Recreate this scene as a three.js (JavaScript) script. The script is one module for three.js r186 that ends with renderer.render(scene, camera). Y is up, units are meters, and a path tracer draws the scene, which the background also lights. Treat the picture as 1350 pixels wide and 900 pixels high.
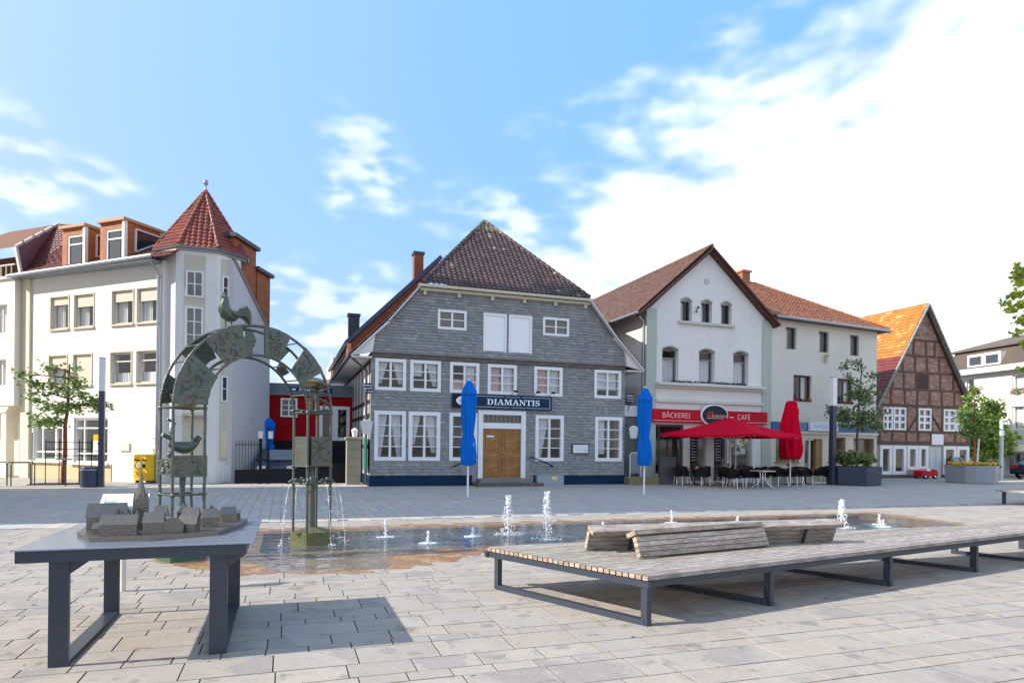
import * as THREE from 'three';
import { SimplexNoise } from 'three/addons/math/SimplexNoise.js';

// ---------------------------------------------------------------- camera, sky, sun, exposure
const scene = new THREE.Scene();
const camera = new THREE.PerspectiveCamera(2 * Math.atan(588 / 870) * 180 / Math.PI, 1350 / 1176, 0.1, 900);
camera.position.set(0, 1.65, 0);
camera.rotation.order = 'YXZ';
camera.rotation.set(0, -19 * Math.PI / 180, 0.011);
camera.setViewOffset(1350, 1176, 0, 0, 1350, 900);      // lens shifted up, verticals stay vertical
camera.updateProjectionMatrix();
const renderer = new THREE.WebGLRenderer({ antialias: true });
renderer.toneMapping = THREE.LinearToneMapping;
renderer.toneMappingExposure = 1.5;
renderer.shadowMap.enabled = true;

let seed = 7;
const rnd = () => { seed = (seed * 1664525 + 1013904223) % 4294967296; return seed / 4294967296; };
const rr = (a, b) => a + (b - a) * rnd();
const clamp = (x, a = 0, b = 1) => Math.min(b, Math.max(a, x));
const sstep = (a, b, x) => { const t = clamp((x - a) / (b - a)); return t * t * (3 - 2 * t); };
const SN = new SimplexNoise({ random: rnd });
const fbm3 = (x, y, z, o) => { let s = 0, a = .5; for (let i = 0; i < o; i++) { s += a * SN.noise3d(x, y, z); x *= 2.03; y *= 2.03; z *= 2.03; a *= .5; } return s; };
const SUN = new THREE.Vector3(-1, .69, -.05).normalize();
{
  const W = 2048, H = 1024, d = new Float32Array(W * H * 4);
  const AZ = [[-180, 16], [-130, 12], [-70, 9], [-35, 4], [0, 5], [12, 7], [20, 12], [24, 16], [28, 21], [37, 25.5], [45, 28.5], [52, 31], [75, 35], [110, 34], [145, 24], [180, 16]];
  const bank = az => { for (let i = 1; i < AZ.length; i++) if (az <= AZ[i][0]) { const [a, b] = AZ[i - 1], [c, e] = AZ[i]; return b + (e - b) * (az - a) / (c - a); } return 16; };
  const puffs = [[6.5, 22.6, 2.2, 3.6, .9, 45], [4, 20.5, 1.3, 1.8, .75, 0], [-20.5, 18.5, 5.5, 3.2, 1.15, -25], [-13.5, 18.3, 3.2, 1.4, .6, -20], [17.5, 18.4, 4, 2.4, .95, 0], [13, 20.5, 4, 1.2, .35, 0], [24.5, 26.7, 3.6, 1.3, .5, 22], [21, 25.6, 2.5, .9, .36, 0], [38.5, 31.2, 4.2, 1.2, .5, 12], [3, 10.5, 6, 3.2, 1.0, 0], [42.5, 32.2, 3, 1.2, .5, 10], [-55, 25, 9, 3, .8, 10], [-120, 38, 14, 5, .8, -10], [150, 45, 16, 5, .8, 10]];
  for (let j = 0; j < H; j++) {
    const el = ((j + .5) / H - .5) * Math.PI, ce = Math.cos(el), se = Math.sin(el), eld = el * 180 / Math.PI;
    for (let i = 0; i < W; i++) {
      const th = ((i + .5) / W - .5) * 2 * Math.PI, x = Math.cos(th) * ce, z = Math.sin(th) * ce, k = (j * W + i) * 4;
      const az = Math.atan2(x, -z) * 180 / Math.PI, e = Math.max(0, eld);
      const ang = Math.acos(clamp(x * SUN.x + se * SUN.y + z * SUN.z, -1, 1)) * 180 / Math.PI;
      const w = clamp(.04 + .45 * Math.exp(-e / 12) + 3.2 * Math.exp(-ang / 24));
      let r = .10 + .69 * w, g = .345 + .47 * w, b = .745 + .13 * w;
      if (eld > -3) {
        const yy = se + .12, px = x / yy, pz = z / yy;
        const n1 = fbm3(px * 1.1 + 3, pz * 1.1, se * 2, 6), n2 = fbm3(x * 8 + se * 5, se * 20, z * 8 - se * 5, 6), n3 = fbm3(x * 13 + se * 16, se * 34 - x * 6, z * 13, 5);
        let c = Math.pow(sstep(-8, 8.5, bank(az) - eld + 6 * n1 + 8 * n2 + 3 * n3), 1.1);
        for (const [pa, pe, ra, re, s, rot] of puffs) {
          let da = (az - pa) * ce, de = eld - pe; if (Math.abs(da) > 40) continue;
          const t = rot * Math.PI / 180, u = (da * Math.cos(t) + de * Math.sin(t)) / ra, v = (-da * Math.sin(t) + de * Math.cos(t)) / re;
          const q = Math.exp(-(u * u + v * v) * .8) * s;
          c = Math.max(c, sstep(.08, 1.4, q * (1 + 2.0 * n2 + 2.2 * n3)) * .54);
        }
        const sh = .97 + .24 * n1 + .16 * n2, cl = [.90 * sh, .925 * sh, .96 * sh];
        r += (cl[0] - r) * c; g += (cl[1] - g) * c; b += (cl[2] - b) * c;
      } else { r = .36; g = .35; b = .34; }
      d[k] = r; d[k + 1] = g; d[k + 2] = b; d[k + 3] = 1;
    }
  }
  const t = new THREE.DataTexture(d, W, H, THREE.RGBAFormat, THREE.FloatType);
  t.mapping = THREE.EquirectangularReflectionMapping; t.magFilter = t.minFilter = THREE.LinearFilter; t.needsUpdate = true;
  scene.background = t; scene.environment = t; scene.backgroundIntensity = 1; scene.environmentIntensity = 1;
}
const sun = new THREE.DirectionalLight(new THREE.Color().setRGB(1, .945, .86), 4.9);
sun.target.position.set(8, 0, -18); sun.position.copy(sun.target.position).addScaledVector(SUN, 90);
sun.castShadow = true; sun.shadow.mapSize.set(4096, 4096);
Object.assign(sun.shadow.camera, { left: -60, right: 60, top: 60, bottom: -60, near: 1, far: 220 });
scene.add(sun, sun.target);

// ---------------------------------------------------------------- geometry helpers
const V3 = (x, y, z) => new THREE.Vector3(x, y, z);
class GB {
  constructor() { this.p = []; this.n = []; this.u = []; this.c = []; this.k = [1, 1, 1]; this.o = [0, 0]; this.used = false; this.m = null; }
  col(k) { this.k = k; this.used = true; return this; }
  tri(a, b, c, na, nb, nc, uv) {
    if (this.m) { a = a.clone().applyMatrix4(this.m); b = b.clone().applyMatrix4(this.m); c = c.clone().applyMatrix4(this.m); if (na) { const q = this.m; na = na.clone().transformDirection(q); nb = nb.clone().transformDirection(q); nc = nc.clone().transformDirection(q); } }
    const fx = (b.y - a.y) * (c.z - a.z) - (b.z - a.z) * (c.y - a.y), fy = (b.z - a.z) * (c.x - a.x) - (b.x - a.x) * (c.z - a.z), fz = (b.x - a.x) * (c.y - a.y) - (b.y - a.y) * (c.x - a.x);
    const L = Math.hypot(fx, fy, fz) || 1, f = V3(fx / L, fy / L, fz / L); na = na || f; nb = nb || f; nc = nc || f;
    const ax = Math.abs(f.x), ay = Math.abs(f.y), az = Math.abs(f.z);
    let i = 0;
    for (const [q, n] of [[a, na], [b, nb], [c, nc]]) {
      this.p.push(q.x, q.y, q.z); this.n.push(n.x, n.y, n.z); this.c.push(...this.k);
      if (uv) this.u.push(uv[i][0], uv[i][1]);
      else if (ay >= ax && ay >= az) this.u.push(q.x + this.o[0], -q.z + this.o[1]);
      else if (ax > az) this.u.push(-q.z + this.o[0], q.y + this.o[1]);
      else this.u.push(q.x + this.o[0], q.y + this.o[1]);
      i++;
    }
    return this;
  }
  quad(a, b, c, d, uv) { this.tri(a, b, c, null, null, null, uv && [uv[0], uv[1], uv[2]]); this.tri(a, c, d, null, null, null, uv && [uv[0], uv[2], uv[3]]); return this; }
  box(x0, y0, z0, x1, y1, z1, skip = '') {
    const v = (a, b, c) => V3(a ? x1 : x0, b ? y1 : y0, c ? z1 : z0);
    if (!skip.includes('f')) this.quad(v(0, 0, 1), v(1, 0, 1), v(1, 1, 1), v(0, 1, 1));
    if (!skip.includes('b')) this.quad(v(1, 0, 0), v(0, 0, 0), v(0, 1, 0), v(1, 1, 0));
    if (!skip.includes('r')) this.quad(v(1, 0, 1), v(1, 0, 0), v(1, 1, 0), v(1, 1, 1));
    if (!skip.includes('l')) this.quad(v(0, 0, 0), v(0, 0, 1), v(0, 1, 1), v(0, 1, 0));
    if (!skip.includes('t')) this.quad(v(0, 1, 1), v(1, 1, 1), v(1, 1, 0), v(0, 1, 0));
    if (!skip.includes('d')) this.quad(v(0, 0, 0), v(1, 0, 0), v(1, 0, 1), v(0, 0, 1));
    return this;
  }
  // block with chamfered top rim
  slab(x0, y0, z0, x1, y1, z1, b) {
    const yb = y1 - b, v = V3;
    const A = [v(x0, yb, z1), v(x1, yb, z1), v(x1, yb, z0), v(x0, yb, z0)], B = [v(x0 + b, y1, z1 - b), v(x1 - b, y1, z1 - b), v(x1 - b, y1, z0 + b), v(x0 + b, y1, z0 + b)], C = [v(x0, y0, z1), v(x1, y0, z1), v(x1, y0, z0), v(x0, y0, z0)];
    this.quad(B[0], B[1], B[2], B[3]);
    for (let i = 0; i < 4; i++) { const j = (i + 1) % 4; this.quad(A[i], A[j], B[j], B[i]); this.quad(C[i], C[j], A[j], A[i]); }
    return this;
  }
  // oriented bar between two points, width w (sideways), height h
  bar(a, b, w, h, up = V3(0, 1, 0)) {
    const d = b.clone().sub(a).normalize(); let s = d.clone().cross(up); if (s.lengthSq() < 1e-6) s = V3(1, 0, 0); s.normalize(); const t = s.clone().cross(d).normalize();
    const P = (e, i, j) => e.clone().addScaledVector(s, i * w / 2).addScaledVector(t, j * h / 2);
    const q = [[-1, -1], [1, -1], [1, 1], [-1, 1]];
    for (let i = 0; i < 4; i++) { const j = (i + 1) % 4; this.quad(P(a, ...q[j]), P(a, ...q[i]), P(b, ...q[i]), P(b, ...q[j])); }
    this.quad(P(a, ...q[0]), P(a, ...q[1]), P(a, ...q[2]), P(a, ...q[3])); this.quad(P(b, ...q[3]), P(b, ...q[2]), P(b, ...q[1]), P(b, ...q[0]));
    return this;
  }
  tube(pts, r, seg = 8, rEnd = null, cap = true) {
    const n = pts.length, rings = [], nrm = []; let s = null;
    for (let i = 0; i < n; i++) {
      const d = pts[Math.min(n - 1, i + 1)].clone().sub(pts[Math.max(0, i - 1)]).normalize();
      if (!s) { s = d.clone().cross(Math.abs(d.y) > .9 ? V3(1, 0, 0) : V3(0, 1, 0)).normalize(); } else { s.addScaledVector(d, -s.dot(d)).normalize(); }
      const t = d.clone().cross(s).normalize(), R = typeof r === 'function' ? r(i / (n - 1)) : rEnd === null ? r : r + (rEnd - r) * i / (n - 1), a = [], b = [];
      for (let k = 0; k < seg; k++) { const q = k / seg * 2 * Math.PI, v = s.clone().multiplyScalar(Math.cos(q)).addScaledVector(t, Math.sin(q)); b.push(v); a.push(pts[i].clone().addScaledVector(v, R)); }
      rings.push(a); nrm.push(b);
    }
    for (let i = 0; i + 1 < n; i++) for (let k = 0; k < seg; k++) { const j = (k + 1) % seg; this.tri(rings[i][k], rings[i][j], rings[i + 1][j], nrm[i][k], nrm[i][j], nrm[i + 1][j]); this.tri(rings[i][k], rings[i + 1][j], rings[i + 1][k], nrm[i][k], nrm[i + 1][j], nrm[i + 1][k]); }
    if (cap) for (let k = 1; k + 1 < seg; k++) { this.tri(rings[0][0], rings[0][k + 1], rings[0][k]); this.tri(rings[n - 1][0], rings[n - 1][k], rings[n - 1][k + 1]); }
    return this;
  }
  // lathe about (cx,cz); profile [r,y] bottom to top; f(angle,y) scales the radius
  lathe(prof, seg = 16, cx = 0, cz = 0, f = null, smooth = true) {
    const P = (i, k) => { const a = (k % seg) / seg * 2 * Math.PI, r = prof[i][0] * (f ? f(a, prof[i][1]) : 1); return V3(cx + r * Math.cos(a), prof[i][1], cz - r * Math.sin(a)); };
    const nr = (i, k) => { const e = P(Math.max(0, i - 1), k), g = P(Math.min(prof.length - 1, i + 1), k), t = g.sub(e), q = P(i, k + 1).sub(P(i, (k + seg - 1) % seg)); const n = q.cross(t); if (n.lengthSq() < 1e-12) return V3(0, Math.sign(i - .5) || 1, 0); return n.normalize(); };
    for (let i = 0; i + 1 < prof.length; i++) for (let k = 0; k < seg; k++) {
      const a = P(i, k), b = P(i, k + 1), c = P(i + 1, k + 1), d = P(i + 1, k);
      if (!smooth) { if (prof[i][0] > 1e-5) this.tri(a, b, c); if (prof[i + 1][0] > 1e-5) this.tri(a, c, d); continue; }
      const na = nr(i, k), nb = nr(i, (k + 1) % seg), nc = nr(i + 1, (k + 1) % seg), nd = nr(i + 1, k);
      if (prof[i][0] > 1e-5) this.tri(a, b, c, na, nb, nc); if (prof[i + 1][0] > 1e-5) this.tri(a, c, d, na, nc, nd);
    }
    return this;
  }
  // polygon [x,y] with holes, extruded from z0 to z1
  poly(pts, holes, z0, z1) {
    const C = pts.map(q => new THREE.Vector2(q[0], q[1])); if (THREE.ShapeUtils.isClockWise(C)) C.reverse();
    const Hs = (holes || []).map(h => { const q = h.map(e => new THREE.Vector2(e[0], e[1])); if (!THREE.ShapeUtils.isClockWise(q)) q.reverse(); return q; });
    const F = THREE.ShapeUtils.triangulateShape(C, Hs), all = C.concat(...Hs);
    for (const [a, b, c] of F) { const q = (i, z) => V3(all[i].x, all[i].y, z); this.tri(q(a, z1), q(b, z1), q(c, z1)); this.tri(q(a, z0), q(c, z0), q(b, z0)); }
    for (const L of [C, ...Hs]) for (let i = 0; i < L.length; i++) { const a = L[i], b = L[(i + 1) % L.length]; this.quad(V3(a.x, a.y, z0), V3(b.x, b.y, z0), V3(b.x, b.y, z1), V3(a.x, a.y, z1)); }
    return this;
  }
  // horizontal polygon [x,z] extruded from y0 to y1
  flat(pts, y0, y1) { const m = this.m, r = new THREE.Matrix4().makeRotationX(-Math.PI / 2); this.m = m ? m.clone().multiply(r) : r; this.poly(pts.map(q => [q[0], -q[1]]), null, y0, y1); this.m = m; return this; }
  ball(x, y, z, r, sy = 1, seg = 8) { const pr = []; for (let i = 0; i <= 6; i++) { const a = -Math.PI / 2 + Math.PI * i / 6; pr.push([Math.max(0, Math.cos(a) * r), y + Math.sin(a) * r * sy]); } return this.lathe(pr, seg, x, z); }
  geo() {
    const g = new THREE.BufferGeometry(); g.setAttribute('position', new THREE.Float32BufferAttribute(this.p, 3)); g.setAttribute('normal', new THREE.Float32BufferAttribute(this.n, 3)); g.setAttribute('uv', new THREE.Float32BufferAttribute(this.u, 2));
    if (this.used) g.setAttribute('color', new THREE.Float32BufferAttribute(this.c, 3));
    return g;
  }
  build(name, mat, parent = scene, F = null) { return put(name, this.geo(), mat, parent, F); }
}
const names = {};
const numbered = n => { const k = names[n] = (names[n] ?? -1) + 1; return k ? n + '_' + String(k).padStart(3, '0') : n; };
function put(name, geo, mat, parent = scene, F = null) {
  const m = new THREE.Mesh(geo, mat); m.name = parent === scene ? numbered(name) : name; m.castShadow = m.receiveShadow = true;
  if (F) { m.position.set(...F.pos); m.rotation.y = F.rot || 0; } parent.add(m); return m;
}
function tag(o, label, category, group, kind) { if (label) o.userData.label = label; if (category) o.userData.category = category; if (group) o.userData.group = group; if (kind) o.userData.kind = kind; return o; }
function thing(name, label, category, pos = [0, 0, 0], rot = 0, group) { const o = new THREE.Group(); o.name = numbered(name); o.position.set(...pos); o.rotation.y = rot; scene.add(o); return tag(o, label, category, group); }
function copy(o, pos, rot = 0, label, s = 1) { const c = o.clone(); c.name = numbered(o.name.replace(/_\d{3}$/, '')); c.userData = { ...o.userData }; if (label) c.userData.label = label; c.position.set(...pos); c.rotation.y = rot; c.scale.setScalar(s); scene.add(c); return c; }
const stuff = o => { o.userData.kind = 'stuff'; return o; };
const D = Math.PI / 180;

// ---------------------------------------------------------------- textures and materials
const per = (() => { const t = new Float32Array(65536); for (let i = 0; i < 65536; i++) t[i] = rnd(); return (x, y, P, s) => { const xi = Math.floor(x), yi = Math.floor(y), fx = x - xi, fy = y - yi, u = fx * fx * (3 - 2 * fx), v = fy * fy * (3 - 2 * fy), h = (a, b) => t[(((a % P + P) % P) * 251 + ((b % P + P) % P) * 7919 + s * 1013) & 65535]; return (h(xi, yi) * (1 - u) + h(xi + 1, yi) * u) * (1 - v) + (h(xi, yi + 1) * (1 - u) + h(xi + 1, yi + 1) * u) * v; }; })();
const pf = (u, v, P, o, s) => { let a = .5, r = 0, t = 0; for (let i = 0; i < o; i++) { r += a * per(u * P, v * P, P, s + i); t += a; P *= 2; a *= .55; } return r / t; };
function tex(S, fn, rep = 1, srgb = true) {
  const d = new Uint8Array(S * S * 4);
  for (let j = 0; j < S; j++) for (let i = 0; i < S; i++) { const c = fn(i / S, j / S), k = (j * S + i) * 4; for (let q = 0; q < 3; q++) d[k + q] = clamp(c[q] ?? c[0]) * 255; d[k + 3] = 255; }
  const t = new THREE.DataTexture(d, S, S); t.wrapS = t.wrapT = THREE.RepeatWrapping; t.magFilter = THREE.LinearFilter; t.minFilter = THREE.LinearMipmapLinearFilter; t.generateMipmaps = true; if (srgb) t.colorSpace = THREE.SRGBColorSpace; t.repeat.set(1 / rep, 1 / rep); t.needsUpdate = true; return t;
}
const g1 = x => [x, x, x];
const tStone = tex(512, (u, v) => { const a = pf(u, v, 4, 5, 1), b = pf(u, v, 64, 2, 9), s = pf(u, v, 12, 3, 20); const k = .80 + .17 * (a - .5) + .08 * (b - .5) - (s > .7 ? (s - .7) * .3 : 0); return [k * 1.0, k * (.995 - .02 * (a - .5)), k * (.985 - .05 * (a - .5))]; }, 1.7);
const tSlab = tex(512, (u, v) => { const a = pf(u, v, 5, 4, 131), b = pf(u, v, 80, 2, 139), s = pf(u, v, 16, 3, 150), q = sstep(.52, .68, a) * .10, d = s > .70 ? (s - .70) * .7 : 0; const k = .86 + .12 * (a - .5) + .07 * (b - .5) - q - d; return [k, k * (.995 + .03 * q), k * (.985 + .25 * q)]; }, 2.3);
const tPlaster = tex(512, (u, v) => { const a = pf(u, v, 3, 4, 31), b = pf(u, v, 90, 2, 37), st = pf(u * 1, v * .25, 24, 3, 41); const k = .93 + .07 * (a - .5) + .05 * (b - .5) - (st > .66 ? (st - .66) * .15 : 0); return [k, k * .995, k * .985]; }, 4);
const tWood = tex(512, (u, v) => { const a = pf(u * .12, v, 60, 3, 51), b = pf(u, v, 6, 3, 55), f = pf(u * .25, v, 128, 2, 58); const k = .78 + .34 * (a - .5) + .16 * (b - .5) + .22 * (f - .5); return [k, k * (.985 + .03 * (b - .5)), k * (.96 + .06 * (b - .5))]; }, 1.1);
const tMetal = tex(512, (u, v) => { const a = pf(u, v, 6, 5, 71), b = pf(u, v, 40, 3, 75), q = sstep(.38, .66, a + .25 * (b - .5)); const k = .66 + .24 * (b - .5); return [k * (.98 - .10 * q), k * (.98 + .02 * q), k * (.92 + .04 * q)]; }, .8);
const tMetalB = tex(256, (u, v) => g1(.5 + 1.2 * (pf(u, v, 24, 4, 81) - .5)), .35, false);
const tFine = tex(256, (u, v) => g1(.5 + .9 * (pf(u, v, 32, 4, 91) - .5)), .5, false);
const tWave = tex(256, (u, v) => g1(.5 + .8 * (pf(u, v, 6, 4, 95) - .5)), .9, false);
const tAlgae = tex(512, (u, v) => { const a = pf(u, v, 8, 5, 101), b = pf(u, v, 48, 3, 105), m = sstep(.5, .64, a); const k = .75 + .5 * (b - .5); return [k * (.78 + .10 * m), k * (.60 + .16 * m), k * (.45 + .06 * m)]; }, 1.4);
const M = (c, r = .8, o = {}) => { const m = new (o.phys ? THREE.MeshPhysicalMaterial : THREE.MeshStandardMaterial)({ color: new THREE.Color().setRGB(...c), roughness: r, side: THREE.DoubleSide }); delete o.phys; Object.assign(m, o); return m; };
const vc = { vertexColors: true };
const mat = {
  slab: M([.49, .44, .39], .75, { ...vc, map: tSlab, bumpMap: tFine, bumpScale: .0015 }),
  slabWet: M([.98, .9, .84], .3, { map: tAlgae, bumpMap: tFine, bumpScale: .001 }),
  joint: M([.115, .095, .07], .95, { map: tStone }),
  street: M([.74, .68, .63], .8, { ...vc, map: tStone, bumpMap: tFine, bumpScale: .001 }),
  ground: M([.33, .32, .31], .9, { map: tStone }),
  white: M([.80, .80, .80], .55, { map: tPlaster }), whiteTrim: M([.80, .81, .82], .4),
  cream: M([.78, .72, .60], .8, { map: tPlaster, bumpMap: tFine, bumpScale: .003 }), creamDark: M([.62, .53, .36], .8, { map: tPlaster }),
  plasterW: M([.88, .875, .87], .8, { map: tPlaster, bumpMap: tFine, bumpScale: .003 }), plasterGrey: M([.80, .77, .70], .85, { map: tPlaster, bumpMap: tFine, bumpScale: .004 }),
  green: M([.50, .58, .50], .8, { map: tPlaster }), interior: M([.42, .38, .33], .9), 
  slate: M([.455, .455, .455], .55, { ...vc, map: tStone }), slateBack: M([.30, .29, .27], .8),
  tile: M([1, 1, 1], .46, { ...vc, map: tStone }), tileBack: M([.16, .07, .04], .9),
  brick: M([1, 1, 1], .85, { ...vc, map: tStone }), mortar: M([.60, .53, .48], .95, { map: tStone }),
  vergeBrown: M([.17, .075, .06], .7, { map: tWood }), timberPale: M([.42, .45, .44], .7, { map: tWood }),
  timber: M([.19, .105, .09], .75, { map: tWood }), timberGrey: M([.20, .18, .17], .8, { map: tWood }),
  door: M([.56, .25, .06], .38, { map: tWood }), navy: M([.012, .05, .115], .8, { phys: true, specularIntensity: .3, map: tStone }), navySteel: M([.035, .05, .085], .35, { metalness: .3 }),
  steel: M([.042, .052, .072], .36, { metalness: .2, bumpMap: tFine, bumpScale: .0006 }), steelTop: M([.32, .36, .44], .24, { metalness: .6 }), zinc: M([.33, .36, .40], .4, { metalness: .7 }), black: M([.012, .013, .016], .6, { phys: true, specularIntensity: .3 }), darkGrey: M([.07, .075, .085], .55),
  chrome: M([.75, .76, .78], .2, { metalness: 1 }), bronze: M([.30, .305, .295], .38, { map: tMetal, metalness: .55, bumpMap: tMetalB, bumpScale: .006 }), bronzeModel: M([.17, .152, .132], .3, { metalness: .6, bumpMap: tMetalB, bumpScale: .002 }), gold: M([.62, .50, .26], .35, { metalness: .7, map: tMetal }),
  deck: M([.56, .505, .455], .78, { ...vc, map: tWood, bumpMap: tWood, bumpScale: .003 }),
  bark: M([.20, .13, .09], .95, { map: tWood }), leaf: M([1, 1, 1], .6, { ...vc, phys: true, transmission: .3, thickness: 0 }), flower: M([1, 1, 1], .6, vc),
  blue: M([.006, .15, .60], .9, { phys: true, specularIntensity: .15, bumpMap: tFine, bumpScale: .002 }), red: M([.60, .003, .028], .9, { phys: true, specularIntensity: .15, bumpMap: tFine, bumpScale: .002 }), redPaint: M([.42, .008, .012], .8, { phys: true, specularIntensity: .25, map: tPlaster }), signRed: M([.55, .006, .025], .5, { phys: true, specularIntensity: .3 }),
  orange: M([.62, .20, .055], .65, { map: tWood }), yellow: M([.76, .45, .01], .5), greenBoard: M([.01, .13, .09], .5),
  glass: M([1, 1, 1], .015, { phys: true, transmission: 1, thickness: 0, ior: 1.52 }), darkGlass: M([.03, .035, .04], .05, { phys: true, clearcoat: 1, clearcoatRoughness: .02 }),
  water: M([.80, .86, .9], .02, { phys: true, transmission: .93, thickness: 0, ior: 1.33, bumpMap: tWave, bumpScale: .012 }), foam: M([.93, .95, .97], .35, { phys: true, transmission: .35, thickness: 0 }), clearWater: M([.95, .97, 1], .06, { phys: true, transmission: .8, thickness: 0, ior: 1.33 }),
  basin: M([.10, .095, .09], .6, { map: tStone }), algae: M([.95, .88, .8], .5, { map: tAlgae, bumpMap: tFine, bumpScale: .004 }),
  curtain: M([.78, .78, .80], .9, { phys: true, transmission: .3, thickness: 0 }), curtainPink: M([.52, .36, .35], .9), blind: M([.62, .56, .46], .7), rubber: M([.02, .02, .02], .85),
  wicker: M([.02, .018, .018], .7, { phys: true, specularIntensity: .3, bumpMap: tMetalB, bumpScale: .004 }), tableTop: M([.72, .60, .5], .4), stone: M([.52, .47, .36], .85, { map: tStone, bumpMap: tFine, bumpScale: .005 }), carBlue: M([.008, .013, .05], .2, { phys: true, clearcoat: 1, clearcoatRoughness: .03 }), carDark: M([.012, .014, .02], .22, { phys: true, clearcoat: 1, clearcoatRoughness: .03 }), redGlass: M([.4, .01, .01], .2), lampGlass: M([.82, .83, .85], .3),
};
// flat print: lettering on a canvas
function print(w, h, draw, rough = .5) { const c = document.createElement('canvas'); c.width = w; c.height = h; const x = c.getContext('2d'); draw(x, w, h); const t = new THREE.CanvasTexture(c); t.colorSpace = THREE.SRGBColorSpace; t.magFilter = THREE.LinearFilter; return new THREE.MeshPhysicalMaterial({ map: t, roughness: rough, specularIntensity: .35, side: THREE.DoubleSide }); }
function printed(name, m, x0, y0, x1, y1, z, parent, F) { const g = new GB(); g.quad(V3(x0, y0, z), V3(x1, y0, z), V3(x1, y1, z), V3(x0, y1, z), [[0, 0], [1, 0], [1, 1], [0, 1]]); return g.build(name, m, parent, F); }

// ---------------------------------------------------------------- courses: tiles, slates, bricks
function spans(poly, v, holes) {
  const xs = []; for (let i = 0; i < poly.length; i++) { const [a, b] = poly[i], [c, d] = poly[(i + 1) % poly.length]; if ((b <= v) !== (d <= v)) xs.push(a + (c - a) * (v - b) / (d - b)); }
  xs.sort((a, b) => a - b); let out = []; for (let i = 0; i + 1 < xs.length; i += 2) out.push([xs[i], xs[i + 1]]);
  for (const [h0, k0, h1, k1] of holes || []) if (v > k0 && v < k1) { const nx = []; for (const [a, b] of out) { if (h1 <= a || h0 >= b) { nx.push([a, b]); continue; } if (h0 > a) nx.push([a, h0]); if (h1 < b) nx.push([h1, b]); } out = nx; }
  return out;
}
function tiles(g, O, U, V, poly, tw, th, colour, amp = .03) {
  const N = U.clone().cross(V).normalize(), P = (u, v, h) => O.clone().addScaledVector(U, u).addScaledVector(V, v).addScaledVector(N, h);
  let vmin = 1e9, vmax = -1e9; for (const q of poly) { vmin = Math.min(vmin, q[1]); vmax = Math.max(vmax, q[1]); }
  const K = 3;
  for (let j = 0; vmin + j * th < vmax; j++) {
    const v0 = vmin + j * th, v1 = Math.min(vmax, v0 + th);
    for (const [a, b] of spans(poly, (v0 + v1) / 2)) for (let i = Math.floor(a / tw); i * tw < b; i++) {
      const u0 = Math.max(a, i * tw), u1 = Math.min(b, (i + 1) * tw); if (u1 - u0 < .03) continue;
      g.col(colour(u0, v0, j)); const dz = rr(-.004, .006);
      const hh = u => amp * (.5 - .5 * Math.cos(2 * Math.PI * (u / tw - i))) + dz;
      for (let k = 0; k < K; k++) { const ua = u0 + (u1 - u0) * k / K, ub = u0 + (u1 - u0) * (k + 1) / K, ha = hh(ua), hb = hh(ub); g.quad(P(ua, v0 - .03, ha + .045), P(ub, v0 - .03, hb + .045), P(ub, v1, hb + .015), P(ua, v1, ha + .015)); g.quad(P(ua, v0 - .03, ha + .01), P(ub, v0 - .03, hb + .01), P(ub, v0 - .03, hb + .045), P(ua, v0 - .03, ha + .045)); }
    }
  }
}
function slates(g, O, U, V, poly, holes, rh, wa, wb, colour, lift = .012) {
  const N = U.clone().cross(V).normalize(), P = (u, v, h) => O.clone().addScaledVector(U, u).addScaledVector(V, v).addScaledVector(N, h);
  let vmin = 1e9, vmax = -1e9; for (const q of poly) { vmin = Math.min(vmin, q[1]); vmax = Math.max(vmax, q[1]); }
  for (let v0 = vmin, j = 0; v0 < vmax; j++) {
    const v1 = Math.min(vmax, v0 + rh * rr(.85, 1.15));
    for (const [a, b] of spans(poly, (v0 + v1) / 2, holes)) for (let u = a - rr(0, wa); u < b;) {
      const w = rr(wa, wb), u0 = Math.max(a, u), u1 = Math.min(b, u + w - .006); u += w; if (u1 - u0 < .02) continue;
      g.col(colour()); g.o = [rr(0, 9), rr(0, 9)]; const l = lift * rr(.7, 1.5), s = rr(0, .03);
      g.quad(P(u0, v0 + s, l), P(u1, v0 - .008, l), P(u1, v1, .002), P(u0, v1, .002)); g.quad(P(u0, v0 + s, 0), P(u1, v0 - .008, 0), P(u1, v0 - .008, l), P(u0, v0 + s, l)); g.quad(P(u1, v0 - .008, l), P(u1, v0, 0), P(u1, v1, 0), P(u1, v1, .002));
    }
    v0 = v1;
  }
}
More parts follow.
